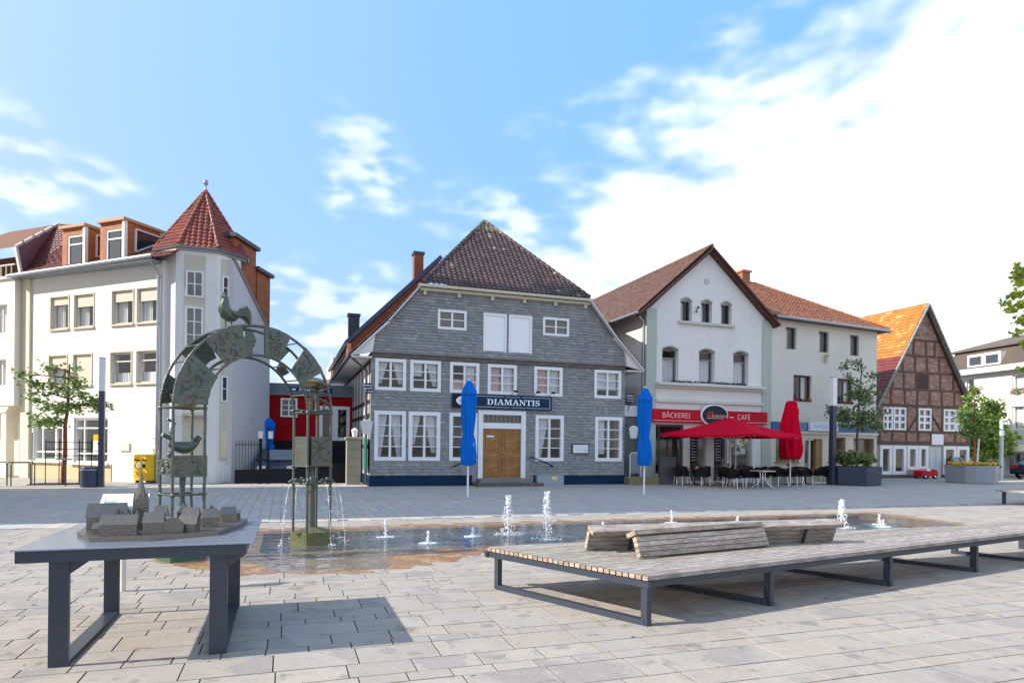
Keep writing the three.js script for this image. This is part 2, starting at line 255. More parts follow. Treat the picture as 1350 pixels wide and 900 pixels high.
function bricks(g, O, U, V, poly, holes, colour) {
  const N = U.clone().cross(V).normalize(), P = (u, v, h) => O.clone().addScaledVector(U, u).addScaledVector(V, v).addScaledVector(N, h), bl = .25, bh = .078;
  let vmin = 1e9, vmax = -1e9; for (const q of poly) { vmin = Math.min(vmin, q[1]); vmax = Math.max(vmax, q[1]); }
  for (let j = 0; vmin + (j + .5) * bh < vmax; j++) for (const [a, b] of spans(poly, vmin + (j + .5) * bh, holes)) for (let i = Math.floor(a / bl) - 1; i * bl < b; i++) {
    const s = (i + (j % 2) * .5) * bl, u0 = Math.max(a, s + .006), u1 = Math.min(b, s + bl - .006), v0 = vmin + j * bh + .006, v1 = vmin + (j + 1) * bh - .006, h = rr(.010, .016); if (u1 - u0 < .03) continue;
    g.col(colour()); g.quad(P(u0, v0, h), P(u1, v0, h), P(u1, v1, h), P(u0, v1, h)); g.quad(P(u0, v1, h), P(u1, v1, h), P(u1, v1, 0), P(u0, v1, 0)); g.quad(P(u0, v0, 0), P(u1, v0, 0), P(u1, v0, h), P(u0, v0, h)); g.quad(P(u0, v0, 0), P(u0, v0, h), P(u0, v1, h), P(u0, v1, 0));
  }
}
// ---------------------------------------------------------------- windows
const paneGeo = new THREE.PlaneGeometry(1, 1);
const even = n => Array.from({ length: n }, () => 1 / n);
function win(parent, F, x0, y0, x1, y1, o = {}) {
  const { fw = .08, z1 = .03, z0 = -.10, cols = even(2), rows = even(3), mw = .035, mid = .07, m = mat.whiteTrim, name = 'window', glass = mat.glass, sill = 0, sillMat, zg = -.04 } = o, g = new GB();
  g.box(x0, y0, z0, x0 + fw, y1, z1); g.box(x1 - fw, y0, z0, x1, y1, z1); g.box(x0 + fw, y1 - fw, z0, x1 - fw, y1, z1); g.box(x0 + fw, y0, z0, x1 - fw, y0 + fw, z1);
  const X0 = x0 + fw, X1 = x1 - fw, Y0 = y0 + fw, Y1 = y1 - fw, W = X1 - X0, Hh = Y1 - Y0, zb = z0 + .015, zf = Math.max(zg + .03, z1 - .03); let x = X0; const xs = [[X0, X1]], cx = [], cy = [];
  for (let i = 0; i < cols.length; i++) { cx.push([x, x + cols[i] * W]); x += cols[i] * W; if (i < cols.length - 1) { const w = (i === Math.floor((cols.length - 1) / 2) ? mid : mw) / 2; g.box(x - w, Y0, zb, x + w, Y1, zf); } }
  let y = Y1; for (let j = 0; j < rows.length; j++) { cy.push([y - rows[j] * Hh, y]); y -= rows[j] * Hh; if (j < rows.length - 1) for (let i = 0; i < cols.length; i++) { const w1 = i ? ((i - 1 === Math.floor((cols.length - 1) / 2) ? mid : mw) / 2) : 0, w2 = i < cols.length - 1 ? ((i === Math.floor((cols.length - 1) / 2) ? mid : mw) / 2) : 0; g.box(cx[i][0] + w1, y - mw / 2, zb + .003, cx[i][1] - w2, y + mw / 2, zf - .004); } }
  if (sill) g.box(x0 - .04, y0 - .06, z0, x1 + .04, y0, z1 + sill);
  const wm = g.build(name, m, parent, F);
  for (const [a, b] of cx) for (const [c, d] of cy) { const p = put('pane', paneGeo, glass, wm); p.position.set((a + b) / 2, (c + d) / 2, zg); p.scale.set(b - a, d - c, 1); }
  if (o.curtain) for (const [a, b, c, d, kind] of o.curtain) {
    const q = new GB(), n = 14, A = X0 + a * W, B = X0 + b * W, C = Y0 + c * Hh, E = Y0 + d * Hh;
    for (let i = 0; i < n; i++) { const f = t => V3(0, 0, 0), s = i / n, t = (i + 1) / n, zz = k => zg - .12 + .022 * Math.sin(k * (B - A) * 40 + a * 9), pin = (k, top) => top ? A + (B - A) * k : kind === 'l' ? A + (B - A) * k * .35 : kind === 'r' ? B - (B - A) * (1 - k) * .35 : A + (B - A) * k; q.quad(V3(pin(s, 0), C, zz(s)), V3(pin(t, 0), C, zz(t)), V3(pin(t, 1), E, zz(t)), V3(pin(s, 1), E, zz(s))); }
    q.build('curtain', kind === 'p' ? mat.curtainPink : kind === 'b' ? mat.blind : mat.curtain, wm);
  }
  return wm;
}
const rect = (x0, y0, x1, y1) => [[x0, y0], [x1, y0], [x1, y1], [x0, y1]];
const vary = (c, k) => { const f = 1 + rr(-k, k); return [c[0] * f * (1 + rr(-.05, .05)), c[1] * f, c[2] * f * (1 + rr(-.05, .05))]; };

// ================================================================ the setting: ground, paving, basin
{
  const g = new GB(); g.quad(V3(-400, -.10, 400), V3(400, -.10, 400), V3(400, -.10, -400), V3(-400, -.10, -400)); tag(g.build('ground', mat.ground), null, null, null, 'structure');
  const inBasin = (x0, x1, z0, z1) => x1 > -.75 && x0 < 14.3 && z1 > -13.35 && z0 < -10.15;
  // sunlit plaza: rows of three depths of slabs, running along the row of houses
  const plaza = new THREE.Group(); plaza.name = 'plaza_paving'; plaza.userData.kind = 'structure'; scene.add(plaza);
  const bed = new GB(); bed.box(-60, -.09, -14.55, 70, -.0048, -13.36, 'd'); bed.box(-60, -.09, -13.36, -.76, -.0048, -10.14, 'd'); bed.box(14.31, -.09, -13.36, 70, -.0048, -10.14, 'd'); bed.box(-60, -.09, -10.14, 70, -.0048, -1.2, 'd'); bed.build('joint_bed', mat.joint, plaza);
  const rest = new GB(); rest.box(-60, -.09, -1.2, 70, 0, 60, 'd'); rest.col([1, 1, 1]); rest.box(-60, -.013, -14.4, -9.2, -.001, -1.2, 'd'); rest.box(28.5, -.013, -14.4, 70, -.001, -1.2, 'd'); rest.build('slab_field', mat.slab, plaza);
  const wet = [[-1.7, -10.2], [-1.0, -9.4], [-.5, -8.9], [.2, -8.75], [1.3, -8.72], [2.2, -9.25], [3.1, -9.75], [4.6, -9.85], [14.6, -9.9], [14.9, -13.5], [-1.2, -13.6], [-1.9, -11.3]];
  const inside = (P, x, z) => { let c = false; for (let i = 0, j = P.length - 1; i < P.length; j = i++) if ((P[i][1] > z) !== (P[j][1] > z) && x < (P[j][0] - P[i][0]) * (z - P[i][1]) / (P[j][1] - P[i][1]) + P[i][0]) c = !c; return c; };
  const rows = [[.175, .33], [.29, .50], [.405, .63]], list = [], lines = [];
  let z = -1.25, k = 0;
  z = -4.60 + .87 * 4;
  while (z > -14.4) {
    const [dz, L] = rows[k % 3]; k++; const z1 = z, z0 = z - dz; z = z0; lines.push(z0); let x = -9.2 - rr(0, L);
    while (x < 28.5) { const l = L * rr(.97, 1.03), x0 = x, x1 = x + l; x = x1; const d = .3256 * (x0 + x1) / 2 - .9455 * (z0 + z1) / 2, s = .9455 * (x0 + x1) / 2 + .3256 * (z0 + z1) / 2; if (d < 2 || Math.abs(s / d) > .9) continue; if (inBasin(x0, x1, z0, z1)) continue; list.push({ x0, x1, z0, z1, d, vis: 870 * 1.65 / d < 330 && Math.abs(s / d) < .80 }); }
  }
  list.sort((a, b) => (b.vis - a.vis) || a.d - b.d);
  const tones = [[1, 1, 1], [.97, .97, .98], [1.03, 1.025, 1.01], [.94, .945, .955], [1.01, .99, .965], [.99, .985, .985]];
  const far = new GB();
  list.forEach((s, i) => {
    const j = .0055, t = tones[Math.floor(rnd() * 6)], f = rr(.96, 1.04), top = rr(-.0015, .0015);
    const b = i < 290 && s.vis ? new GB() : far; b.o = [rr(0, 9), rr(0, 9)]; b.col(t.map(q => q * f));
    b.slab(s.x0 + j, -.05, s.z0 + j, s.x1 - j, top, s.z1 - j, .0015);
    if (b !== far) b.build('paving_slab', mat.slab, plaza);
  });
  stuff(far.build('paving_slabs', mat.slab, plaza));
  // brown algae film with a ragged outline on the wet slabs round the basin
  { const P = []; for (let i = 0; i < wet.length; i++) { const a = wet[i], b = wet[(i + 1) % wet.length], L = Math.hypot(b[0] - a[0], b[1] - a[1]), n = Math.ceil(L / .09); for (let k = 0; k < n; k++) { const x = a[0] + (b[0] - a[0]) * k / n, z = a[1] + (b[1] - a[1]) * k / n, d = .16 * SN.noise(x * 2.2, z * 2.2) + .07 * SN.noise(x * 9, z * 9); P.push([x + d * .6, z + d]); } }
    const outer = P.map(q => new THREE.Vector2(q[0], q[1])), hole = [[-.75, -13.35], [14.3, -13.35], [14.3, -10.15], [-.75, -10.15]].map(q => new THREE.Vector2(...q)), g = new GB(), all = outer.concat(hole); if (THREE.ShapeUtils.isClockWise(outer)) outer.reverse(); if (!THREE.ShapeUtils.isClockWise(hole)) hole.reverse(); const pts = outer.concat(hole); for (const [a, b, c] of THREE.ShapeUtils.triangulateShape(outer, [hole])) g.tri(...[c, b, a].map(i => V3(pts[i].x, .0026, pts[i].y))); tag(g.build('algae_film', mat.slabWet), 'brown wet algae stain spread over the slabs round the basin', 'algae', null, 'stuff'); }
  // moss and litter in the joints near the bench and table
  const moss = new GB(); for (let i = 0; i < 900; i++) { const near = rnd() < .55, x = near ? rr(2.4, 3.35) : rr(-3.5, 4), zz = near ? -7.45 + (x - 2.4) * 2.15 + rr(-.1, .22) : lines[Math.floor(rr(3, 16))]; moss.col(vary(rnd() < .6 ? [.24, .20, .07] : [.09, .12, .03], .3)); const r = rr(.004, .011); moss.ball(x, .001, zz + (near ? rr(-.006, .006) : rr(-.004, .004)), near ? r : r * .6, .4, 5); } tag(moss.build('joint_moss', M([1, 1, 1], .95, { ...vc })), 'yellow green moss and crumbs in the slab joints by the bench frame', 'moss', null, 'stuff');

  // shaded street of slim grey pavers
  const street = new THREE.Group(); street.name = 'street_paving'; street.userData.kind = 'structure'; scene.add(street);
  const sb = new GB(); sb.box(-60, -.09, -80, 90, -.012, -14.55, 'd'); sb.build('joint_bed', M([.13, .13, .14], .95), street);
  const sp = new GB(); sp.col([1, 1, 1]); sp.box(-60, -.012, -80, -13, -.003, -14.56, 'd'); sp.box(40, -.012, -27.5, 90, -.003, -14.56, 'd'); sp.box(-13, -.012, -80, 90, -.003, -30.5, 'd');
  for (let x = -13; x < 40; x += .235) for (let zz = -14.56 - rr(0, .3); zz > -30.4; ) { const l = 1.18; const d = .3256 * x - .9455 * zz, s = .9455 * x + .3256 * zz; if (Math.abs(s / d) < .86) { sp.col([1, 1, 1].map(q => q * rr(.92, 1.06))); sp.o = [rr(0, 9), rr(0, 9)]; sp.box(x + .004, -.02, zz - l + .004, x + .231, rr(-.002, .001), zz - .004, 'd'); } zz -= l; }
  stuff(sp.build('street_pavers', mat.street, street));
  const drain = new GB(); drain.box(-13, -.02, -14.55, 40, .0005, -14.40); drain.build('gutter_strip', M([.50, .49, .48], .8, { map: tStone }), street);
  const pv = new GB(); pv.box(27, -.02, -29.5, 62, .012, -24.2); pv.build('light_pavement', M([.62, .59, .54], .85, { map: tStone }), street);
  const pl = new GB(); pl.flat([[-14, -40], [-14, -27.9], [-5.2, -27.9], [-3.9, -28.7], [-1.8, -28.7], [-1.8, -30], [-4, -40]], -.02, .014); pl.build('light_pavement', M([.62, .57, .50], .85, { map: tStone }), street);

  // the shallow fountain basin and its water
  const fb = thing('fountain_basin', 'long shallow stone water basin with brown algae rim sunk in the plaza', 'basin', [6.8, 0, -11.75]);
  const F = { pos: [-6.8, 0, 11.75] }, q = new GB();
  q.box(-.75, -.3, -13.35, 14.3, -.09, -10.15); q.build('basin_floor', mat.basin, fb, F);
  const rim = new GB(); rim.box(-.75, -.09, -13.35, 14.3, .004, -12.85); rim.box(-.75, -.09, -12.85, -.35, .003, -10.6); rim.box(13.7, -.09, -12.85, 14.3, .003, -10.6); rim.box(-.75, -.09, -10.6, 14.3, .002, -10.15); rim.build('rim', mat.algae, fb, F);
  const w = new GB(), N = 60; for (let i = 0; i < N; i++) for (let j = 0; j < 8; j++) { const X = a => -.75 + 15.05 * a / N, Z = b => -13.2 + 2.95 * b / 8; w.quad(V3(X(i), .0075, Z(j + 1)), V3(X(i + 1), .0075, Z(j + 1)), V3(X(i + 1), .0075, Z(j)), V3(X(i), .0075, Z(j))); }
  const wt = w.build('water', mat.water); wt.userData.kind = 'structure';
  const pd = new GB(); pd.flat([[-.75, -10.25], [-.55, -9.85], [-.25, -9.4], [-.1, -9.0], [.25, -8.86], [.7, -8.9], [1.2, -8.84], [1.42, -9.05], [1.35, -9.5], [1.5, -9.9], [1.9, -10.2], [1.9, -10.25]], .002, .0045); const pm = pd.build('water_film', mat.water); pm.userData.kind = 'structure';
}

// ================================================================ slate-hung restaurant house
{
  const H = thing('slate_house', 'grey slate clad half hipped house with white windows and brown double door', 'house', [8.8, 0, -26.45]);
  const F = null, X = x => x - 8.8;
  const W1 = [[3.34, 4.57], [4.73, 5.99], [6.37, 7.62], [7.99, 9.28], [10.07, 11.39], [12.92, 14.25]].map(a => [X(a[0]), 3.82, X(a[1]), 5.08]);
  const W0 = [[3.33, 4.58], [4.69, 5.99], [6.37, 7.56], [10.15, 11.47], [12.98, 14.33]].map(a => [X(a[0]), 1.02, X(a[1]), 3.0]);
  const DR = [X(7.70), .3, X(9.60), 3.08], AT = [[X(5.81), 6.38, X(7.02), 7.18], [X(10.4), 6.42, X(11.62), 7.2]], HT = [[X(7.74), 5.58, X(8.76), 7.18], [X(8.85), 5.58, X(9.9), 7.18]];
  const L = -5.62, R = 5.65, J = .12;
  const w = new GB(); const ins = (q, d) => rect(q[0] + d, q[1] + d, q[2] - d, q[3] - d);
  w.poly([[L, 0], [R, 0], [R, 5.3], [L, 5.3]], [...W1.map(q => ins(q, .03)), ...W0.map(q => ins(q, .03)), rect(DR[0] + .03, .3, DR[2] - .03, DR[3] - .03)], -.3, 0);
  const gab = [[L, 5.3], [R, 5.3], [5.6, 6.0], [4.95, 6.62], [3.72, 8.1], [-3.72, 8.1], [-4.95, 6.62], [-5.6, 6.0]];
  w.poly(gab, [...AT, ...HT].map(q => ins(q, .03)), -.3, J); w.box(R - .3, 0, -13, R, 5.3, -.3); w.box(L, 0, -13.3, R, 5.3, -13); w.build('wall', mat.slateBack, H);
  const fl = new GB(); fl.box(L + .32, 3.3, -12.9, R - .32, 3.5, -.31); fl.box(L + .32, 5.32, -12.9, R - .32, 5.5, -.31); fl.box(L + .32, .1, -12.9, R - .32, .29, -.31); fl.box(L + .32, .3, -4.2, R - .32, 5.3, -4.0); fl.build('interior', mat.interior, H);
  const sl = new GB(), sc = () => vary([[.97, .98, 1], [.9, .92, .95], [1.08, 1.08, 1.08], [.84, .86, .9], [.99, 1.0, .98]][Math.floor(rnd() * 5)], .09);
  slates(sl, V3(0, 0, .003), V3(1, 0, 0), V3(0, 1, 0), [[L, .42], [R, .42], [R, 5.12], [L, 5.12]], [...W1, ...W0, [DR[0] - .05, 0, DR[2] + .05, DR[3] + .05]], .122, .12, .27, sc, .03);
  slates(sl, V3(0, 0, J + .003), V3(1, 0, 0), V3(0, 1, 0), [[L, 5.36], ...gab.slice(1).map(q => [q[0], Math.max(5.36, q[1])])], [...AT, ...HT], .12, .12, .27, sc, .03);
  stuff(sl.build('slate_cladding', mat.slate, H));
  const pb = new GB(); pb.box(L - .02, 0, -.2, DR[0] - .35, .43, .045); pb.build('plinth', mat.navy, H); const pb2 = new GB(); pb2.box(DR[2] + .5, 0, -.2, R + .02, .40, .045); pb2.build('plinth', mat.navy, H); const pb3 = new GB(); pb3.box(L - .03, 0, -13, L - .012, .43, -.2); pb3.build('plinth', mat.navy, H);
  const bm = new GB(); bm.box(L - .01, 5.1, -.2, R + .01, 5.3, .06); bm.build('jetty_beam', mat.timberGrey, H);
  // carved arches in the slate between the storeys
  for (const cx of [3.95, 5.35, 10.8, 13.6]) { const g = new GB(), p = []; for (let i = 0; i <= 12; i++) { const a = Math.PI * i / 12; p.push(V3(X(cx) + .5 * Math.cos(a), 3.22 + .42 * Math.sin(a), .02)); } g.tube(p, .022, 6); const p2 = p.map(v => V3(X(cx) + (v.x - X(cx)) * .62, 3.22 + (v.y - 3.22) * .62, .02)); g.tube(p2, .018, 6); g.build('slate_ornament', mat.slate, H); }
  // windows
  const cu = [[[0, .42, .15, 1, 'l'], [.58, 1, .15, 1, 'r']], [[.55, 1, .1, 1, 'r'], [0, .4, .5, 1, 'n']], [[0, 1, 0, .45, 'p'], [.55, 1, .4, 1, 'n']], [[.02, .45, 0, 1, 'p'], [.52, 1, 0, 1, 'n']], [[.02, .47, 0, 1, 'p'], [.53, 1, 0, 1, 'n']], [[0, 1, .25, 1, 'n']]];
  W1.forEach((q, i) => win(H, F, ...q, { fw: .13, z1: .045, rows: even(i === 3 || i === 4 ? 3 : 3), mw: .035, mid: .08, curtain: cu[i] }));
  const c0 = [[[0, .4, 0, 1, 'l'], [.5, 1, 0, 1, 'r']], [[.5, 1, .1, 1, 'r'], [0, .35, .3, 1, 'l']], [[.5, 1, .1, 1, 'r']], [[0, .5, 0, 1, 'l']], [[.0, .4, .1, 1, 'n']]];
  W0.forEach((q, i) => win(H, F, ...q, { fw: .15, z1: .05, rows: even(4), mw: .035, mid: .09, curtain: c0[i] }));
  AT.forEach(q => win(H, { pos: [0, 0, J] }, ...q, { fw: .10, z1: .04, rows: even(2), mw: .035, mid: .08, glass: mat.darkGlass }));
  for (const q of HT) { const g = new GB(); const [a, b, c, d] = q, z = J; g.box(a, b, z - .1, a + .09, d, z + .05); g.box(c - .09, b, z - .1, c, d, z + .05); g.box(a + .09, d - .09, z - .1, c - .09, d, z + .05); const m = g.build('loading_hatch', mat.whiteTrim, H); const h2 = new GB(); h2.box(a + .09, b + .01, z - .03, c - .09, d - .09, z + .0); h2.build('hatch_panel', M([.86, .86, .87], .5), m); }
  // door with frame, transom and steps
  { const [a, b, c, d] = DR, g = new GB(); g.box(a - .1, b, -.1, a + .10, d + .06, .07); g.box(c - .10, b, -.1, c + .10, d + .06, .07); g.box(a + .1, d - .12, -.1, c - .1, d + .06, .075); g.box(a + .1, 2.38, -.1, c - .1, 2.62, .04); g.build('door_frame', mat.whiteTrim, H);
    const t = new GB(), ta = a + .1, tc = c - .1; for (let i = 0; i <= 9; i++) { const x = ta + (tc - ta) * i / 9; t.box(x - .012, 2.62, -.08, x + .012, d - .12, -.04); } for (let j = 1; j < 3; j++) t.box(ta, 2.62 + j * .115, -.075, tc, 2.635 + j * .115, -.045); const tm = t.build('transom_window', mat.timberGrey, H); const p = put('pane', paneGeo, mat.darkGlass, tm); p.position.set((ta + tc) / 2, (2.62 + d - .12) / 2, -.065); p.scale.set(tc - ta, d - .12 - 2.62, 1);
    for (const s of [0, 1]) { const x0 = s ? (ta + tc) / 2 + .003 : ta, x1 = s ? tc : (ta + tc) / 2 - .003, q = new GB(); q.box(x0, b, -.10, x1, 2.38, -.05); for (const [y0, y1] of [[.42, 1.18], [1.36, 2.28]]) { q.box(x0 + .03, y0, -.05, x0 + .10, y1, -.025); q.box(x1 - .10, y0, -.05, x1 - .03, y1, -.025); q.box(x0 + .10, y1 - .07, -.05, x1 - .10, y1, -.026); q.box(x0 + .10, y0, -.05, x1 - .10, y0 + .07, -.026); q.box(x0 + .15, y0 + .12, -.05, x1 - .15, y1 - .12, -.032); } q.box(x0, 1.18, -.05, x1, 1.36, -.03); const dm = q.build('door', mat.door, H); const k = new GB(); k.ball((ta + tc) / 2 + (s ? .09 : -.09), 1.28, -.01, .03); k.build('handle', mat.darkGrey, dm); }
    const pl = new GB(); pl.box(a + .28, 2.02, -.03, a + .62, 2.09, -.015); pl.build('notice', mat.whiteTrim, H);
    const s1 = new GB(); s1.slab(X(7.35), 0, 0, X(10.2), .13, .95, .015); s1.build('step', mat.timberGrey, H); const s2 = new GB(); s2.slab(X(7.55), .13, 0, X(9.85), .29, .55, .015); s2.build('step', M([.36, .34, .32], .85, { map: tStone }), H); }
  // sign board with lettering
  { const g = new GB(); g.box(X(6.45), 3.2, .05, X(10.85), 3.79, .16); const sb = g.build('sign_board', mat.navySteel, H);
    const m = print(1536, 240, (c, w, h) => { c.fillStyle = '#16324c'; c.fillRect(0, 0, w, h); c.fillStyle = '#10202c'; c.fillRect(0, 0, 300, h); c.fillStyle = '#e9ecef'; c.beginPath(); c.ellipse(190, 118, 138, 86, 0, 0, 7); c.fill(); c.fillStyle = '#555b66'; c.font = 'italic 52px serif'; c.fillText('König', 90, 134); c.strokeStyle = '#b9cbd6'; c.lineWidth = 9; c.beginPath(); c.moveTo(770, 28); c.lineTo(330, 28); c.lineTo(330, 214); c.lineTo(660, 214); c.moveTo(1060, 28); c.lineTo(1505, 28); c.lineTo(1505, 214); c.lineTo(1130, 214); c.stroke(); c.fillStyle = '#f4f6f8'; c.font = 'bold 138px serif'; c.textAlign = 'center'; c.fillText('DIAMANTIS', 930, 172); c.font = 'bold 32px serif'; c.fillStyle = '#aebcc6'; c.fillText('RESTAURANT', 915, 42); c.fillText('GRIECHISCH · MEDITERRAN', 890, 226); });
    printed('lettering', m, X(6.45) + .01, 3.21, X(10.85) - .01, 3.78, .163, sb);
    for (const x of [9.0, 10.0, 10.7]) { const q = new GB(); q.tube([V3(X(x), 3.79, .1), V3(X(x) + .05, 3.9, .3), V3(X(x) + .1, 3.95, .42)], .012, 6); q.box(X(x) + .03, 3.9, .38, X(x) + .17, 3.98, .5); q.build('sign_lamp', mat.black, H); } }
  { const g = new GB(); g.box(X(11.86), 1.35, .01, X(12.65), 1.78, .10); const mb = g.build('menu_box', mat.darkGrey, H); const m = print(256, 140, (c, w, h) => { c.fillStyle = '#e6e7ea'; c.fillRect(0, 0, w, h); c.fillStyle = '#9aa0ac'; for (let i = 0; i < 4; i++) c.fillRect(20, 24 + i * 22, 60, 4), c.fillRect(100, 24 + i * 22, 60, 4), c.fillRect(180, 24 + i * 22, 50, 4); c.fillStyle = '#a02a2a'; c.fillRect(190, 104, 36, 6); }); printed('menu_card', m, X(11.9), 1.39, X(12.61), 1.74, .103, mb); }
  { const g = new GB(); g.box(X(10.17), 0, .05, X(11.4), .42, .26); g.box(X(10.78), .02, .26, X(10.8), .4, .268); const c = g.build('meter_cabinet', M([.30, .36, .40], .6), H); const y = new GB(); y.box(X(10.82), .22, .262, X(11.1), .38, .27); y.build('yellow_label', M([.75, .62, .25], .6), c); }
  for (const [x, s] of [[10.0, 1], [7.4, -1]]) { const g = new GB(); g.tube([V3(X(x) - .1 * s, 1.15, .03), V3(X(x) - .1 * s, 1.2, .2), V3(X(x) + .5 * s, .98, .35), V3(X(x) + .85 * s, .82, .35), V3(X(x) + .85 * s, .8, .03)], .025, 6); g.build('handrail', mat.black, H); }
  // half hipped roof
  const prof = [[6.42, 5.18], [4.98, 6.62], [0, 12.2]], zf = .34, ap = -3.5, back = -13.5;
  const rb = new GB();
  for (const s of [-1, 1]) { const P = (i, z, d = 0) => V3(s * prof[i][0], prof[i][1] - d, z); const hx = 3.62, hy = 12.2 - hx * 5.58 / 4.98;
    rb.quad(P(0, zf), P(1, zf), P(1, back), P(0, back)); rb.quad(P(1, zf), V3(s * hx, hy, zf), V3(s * hx, hy, back), P(1, back)); rb.tri(V3(s * hx, hy, zf), V3(0, 12.2, ap), V3(s * hx, hy, back)); rb.tri(V3(0, 12.2, ap), V3(0, 12.2, back), V3(s * hx, hy, back)); }
  rb.build('roof_deck', mat.tileBack, H);
  const rt = new GB(), dark = (u, v) => rnd() < .01 + .85 * clamp((v - 4.15) / .8) * (SN.noise(u * 1.6, v * 1.6) > -.3 ? 1 : .4) ? vary([.34, .29, .19], .25) : vary([.125, .078, .075], .28), redT = () => vary(rnd() < .25 ? [.25, .17, .12] : [.40, .13, .07], .2);
  const hx = 3.68, hy = 8.12, Vh = V3(0, 12.2 - hy, ap - zf - .05).normalize(), hl = Math.hypot(12.2 - hy, ap - zf - .05);
  tiles(rt, V3(-hx, hy, zf + .05), V3(1, 0, 0), Vh, [[0, 0], [2 * hx, 0], [hx, hl]], .225, .20, (u, v) => dark(u, v), .06);
  const lt = new GB();
  for (const s of [-1, 1]) { // side slopes: flare and main slope
    const U = V3(0, 0, s < 0 ? 1 : -1), zs = s < 0 ? back : zf, len = zf - back; const seg = (a, b, poly) => { const Vv = V3(s * (b[0] - a[0]), b[1] - a[1], 0), l = Vv.length(); Vv.normalize(); tiles(lt, V3(s * a[0], a[1], zs), U, Vv, poly(l), .22, .19, redT, .035); };
    seg(prof[0], prof[1], l => [[0, 0], [len, 0], [len, l], [0, l]]);
    const l2 = Math.hypot(prof[1][0], prof[2][1] - prof[1][1]), lh = l2 * (8.12 - 6.62) / 5.58, r = len - (zf - ap);
    seg(prof[1], prof[2], l => s < 0 ? [[0, 0], [len, 0], [len, lh], [r, l], [0, l]] : [[0, 0], [len, 0], [len, l], [zf - ap, l], [0, lh]]);
  }
  stuff(rt.build('hip_tiles', mat.tile, H)); stuff(lt.build('roof_tiles', mat.tile, H));
  const rc = new GB(); for (const s of [-1, 1]) for (let i = 0; i < 22; i++) { const A = V3(s * hx, hy, zf + .05), B = V3(0, 12.22, ap), a = A.clone().lerp(B, i / 22), b = A.clone().lerp(B, (i + 1.12) / 22); a.y += .05; b.y += .035; rc.col(rnd() < (i - 13) / 9 ? vary([.34, .29, .19], .25) : vary([.13, .08, .075], .2)); rc.tube([a, b], .095, 8, .08); } for (let i = 0; i < 26; i++) { rc.col(vary([.2, .11, .09], .2)); rc.tube([V3(0, 12.24, ap - i * .38), V3(0, 12.25, ap - i * .38 - .42)], .11, 8, .095); } stuff(rc.build('ridge_tiles', mat.tile, H));
  for (const s of [-1, 1]) { const vg = new GB(); vg.bar(V3(s * 3.74, 8.02, zf - .02), V3(s * 5.02, 6.5, zf - .02), .05, .2, V3(0, 0, 1)); vg.bar(V3(s * 5.0, 6.52, zf - .02), V3(s * 6.42, 5.1, zf - .02), .05, .2, V3(0, 0, 1)); vg.poly([[s * 5.6, 5.28], [s * 6.4, 5.1], [s * 5.0, 6.5], [s * 4.9, 6.5], [s * 5.5, 5.95]], null, J, zf - .05); vg.box(s < 0 ? -6.4 : 5.62, 5.04, back, s < 0 ? -5.62 : 6.4, 5.1, zf - .03); vg.build('verge_board', mat.white, H); }
  const corniceM = M([.70, .64, .50], .7, { map: tPlaster }); const co = new GB(); co.slab(-3.82, 7.98, J, 3.82, 8.1, zf + .10, .01); co.box(-3.75, 7.86, J, 3.75, 7.98, zf - .05); co.build('cornice', corniceM, H);
  for (let i = 0; i < 6; i++) { const g = new GB(); const x = -3.6 + i * 1.42; g.box(x, 7.70, J + .02, x + .12, 7.855, zf - .08); g.build('cornice_bracket', corniceM, H); }
  // raised roof strip on the left slope, its tile-hung cheek and chimneys
  { const g = new GB(); g.poly([[-6.42, 5.2], [-6.38, 5.75], [-2.75, 9.42], [-2.9, 8.95]], null, -12.5, -1.1); g.build('roof_cheek', mat.tileBack, H); const t = new GB(); bricks(t, V3(0, 0, -1.098), V3(1, 0, 0), V3(0, 1, 0), [[-6.4, 5.22], [-6.36, 5.72], [-2.8, 9.32], [-2.92, 8.95]], null, () => vary([.36, .11, .055], .25)); stuff(t.build('cheek_tiles', mat.brick, H)); const r = new GB(); r.bar(V3(-6.5, 5.78, -6.8), V3(-2.6, 9.66, -6.8), 11.6, .16, V3(-.7, .7, 0)); const rm = r.build('dark_roof_edge', M([.03, .05, .09], .35, { metalness: .4 }), H); const v = new GB(); v.box(-6.44, 5.25, -1.09, -6.3, 5.75, -.99); v.build('verge_cap', M([.6, .24, .13], .7), H); }
  for (const [x, z, y0, y1, c, wd] of [[-2.85, -5.0, 8.8, 10.75, [.38, .13, .07], .22], [-5.46, -9.0, 5.6, 8.35, [.10, .11, .14], .28]]) { const g = new GB(); g.box(x - wd, y0, z - .25, x + wd, y1, z + .25); const cm = g.build('chimney', M(c, .8, { map: tStone }), H); const q = new GB(); q.box(x - wd - .05, y1, z - .3, x + wd + .05, y1 + .12, z + .3); q.build('cap', M([.06, .07, .1], .6), cm); }
  // left flank: pale panels between dark timbers, downpipe, gutter, green board
  { const g = new GB(); g.box(L, .4, -13, L + .3, 5.05, -.3); g.box(L, .0, -13, L + .3, .4, -.3); g.box(L, 5.05, -13, L + .3, 5.3, -.3); g.build('flank_wall', mat.white, H); const t = new GB(); for (let i = 0; i < 10; i++) t.box(L - .02, .4, -.35 - i * 1.3 - .16, L - .002, 5.0, -.35 - i * 1.3); for (const y of [1.5, 2.75, 3.3, 4.9]) t.box(L - .024, y, -13, L - .003, y + .15, -.2); const m = t.build('timber_frame', M([.045, .04, .045], .8, { map: tWood }), H);
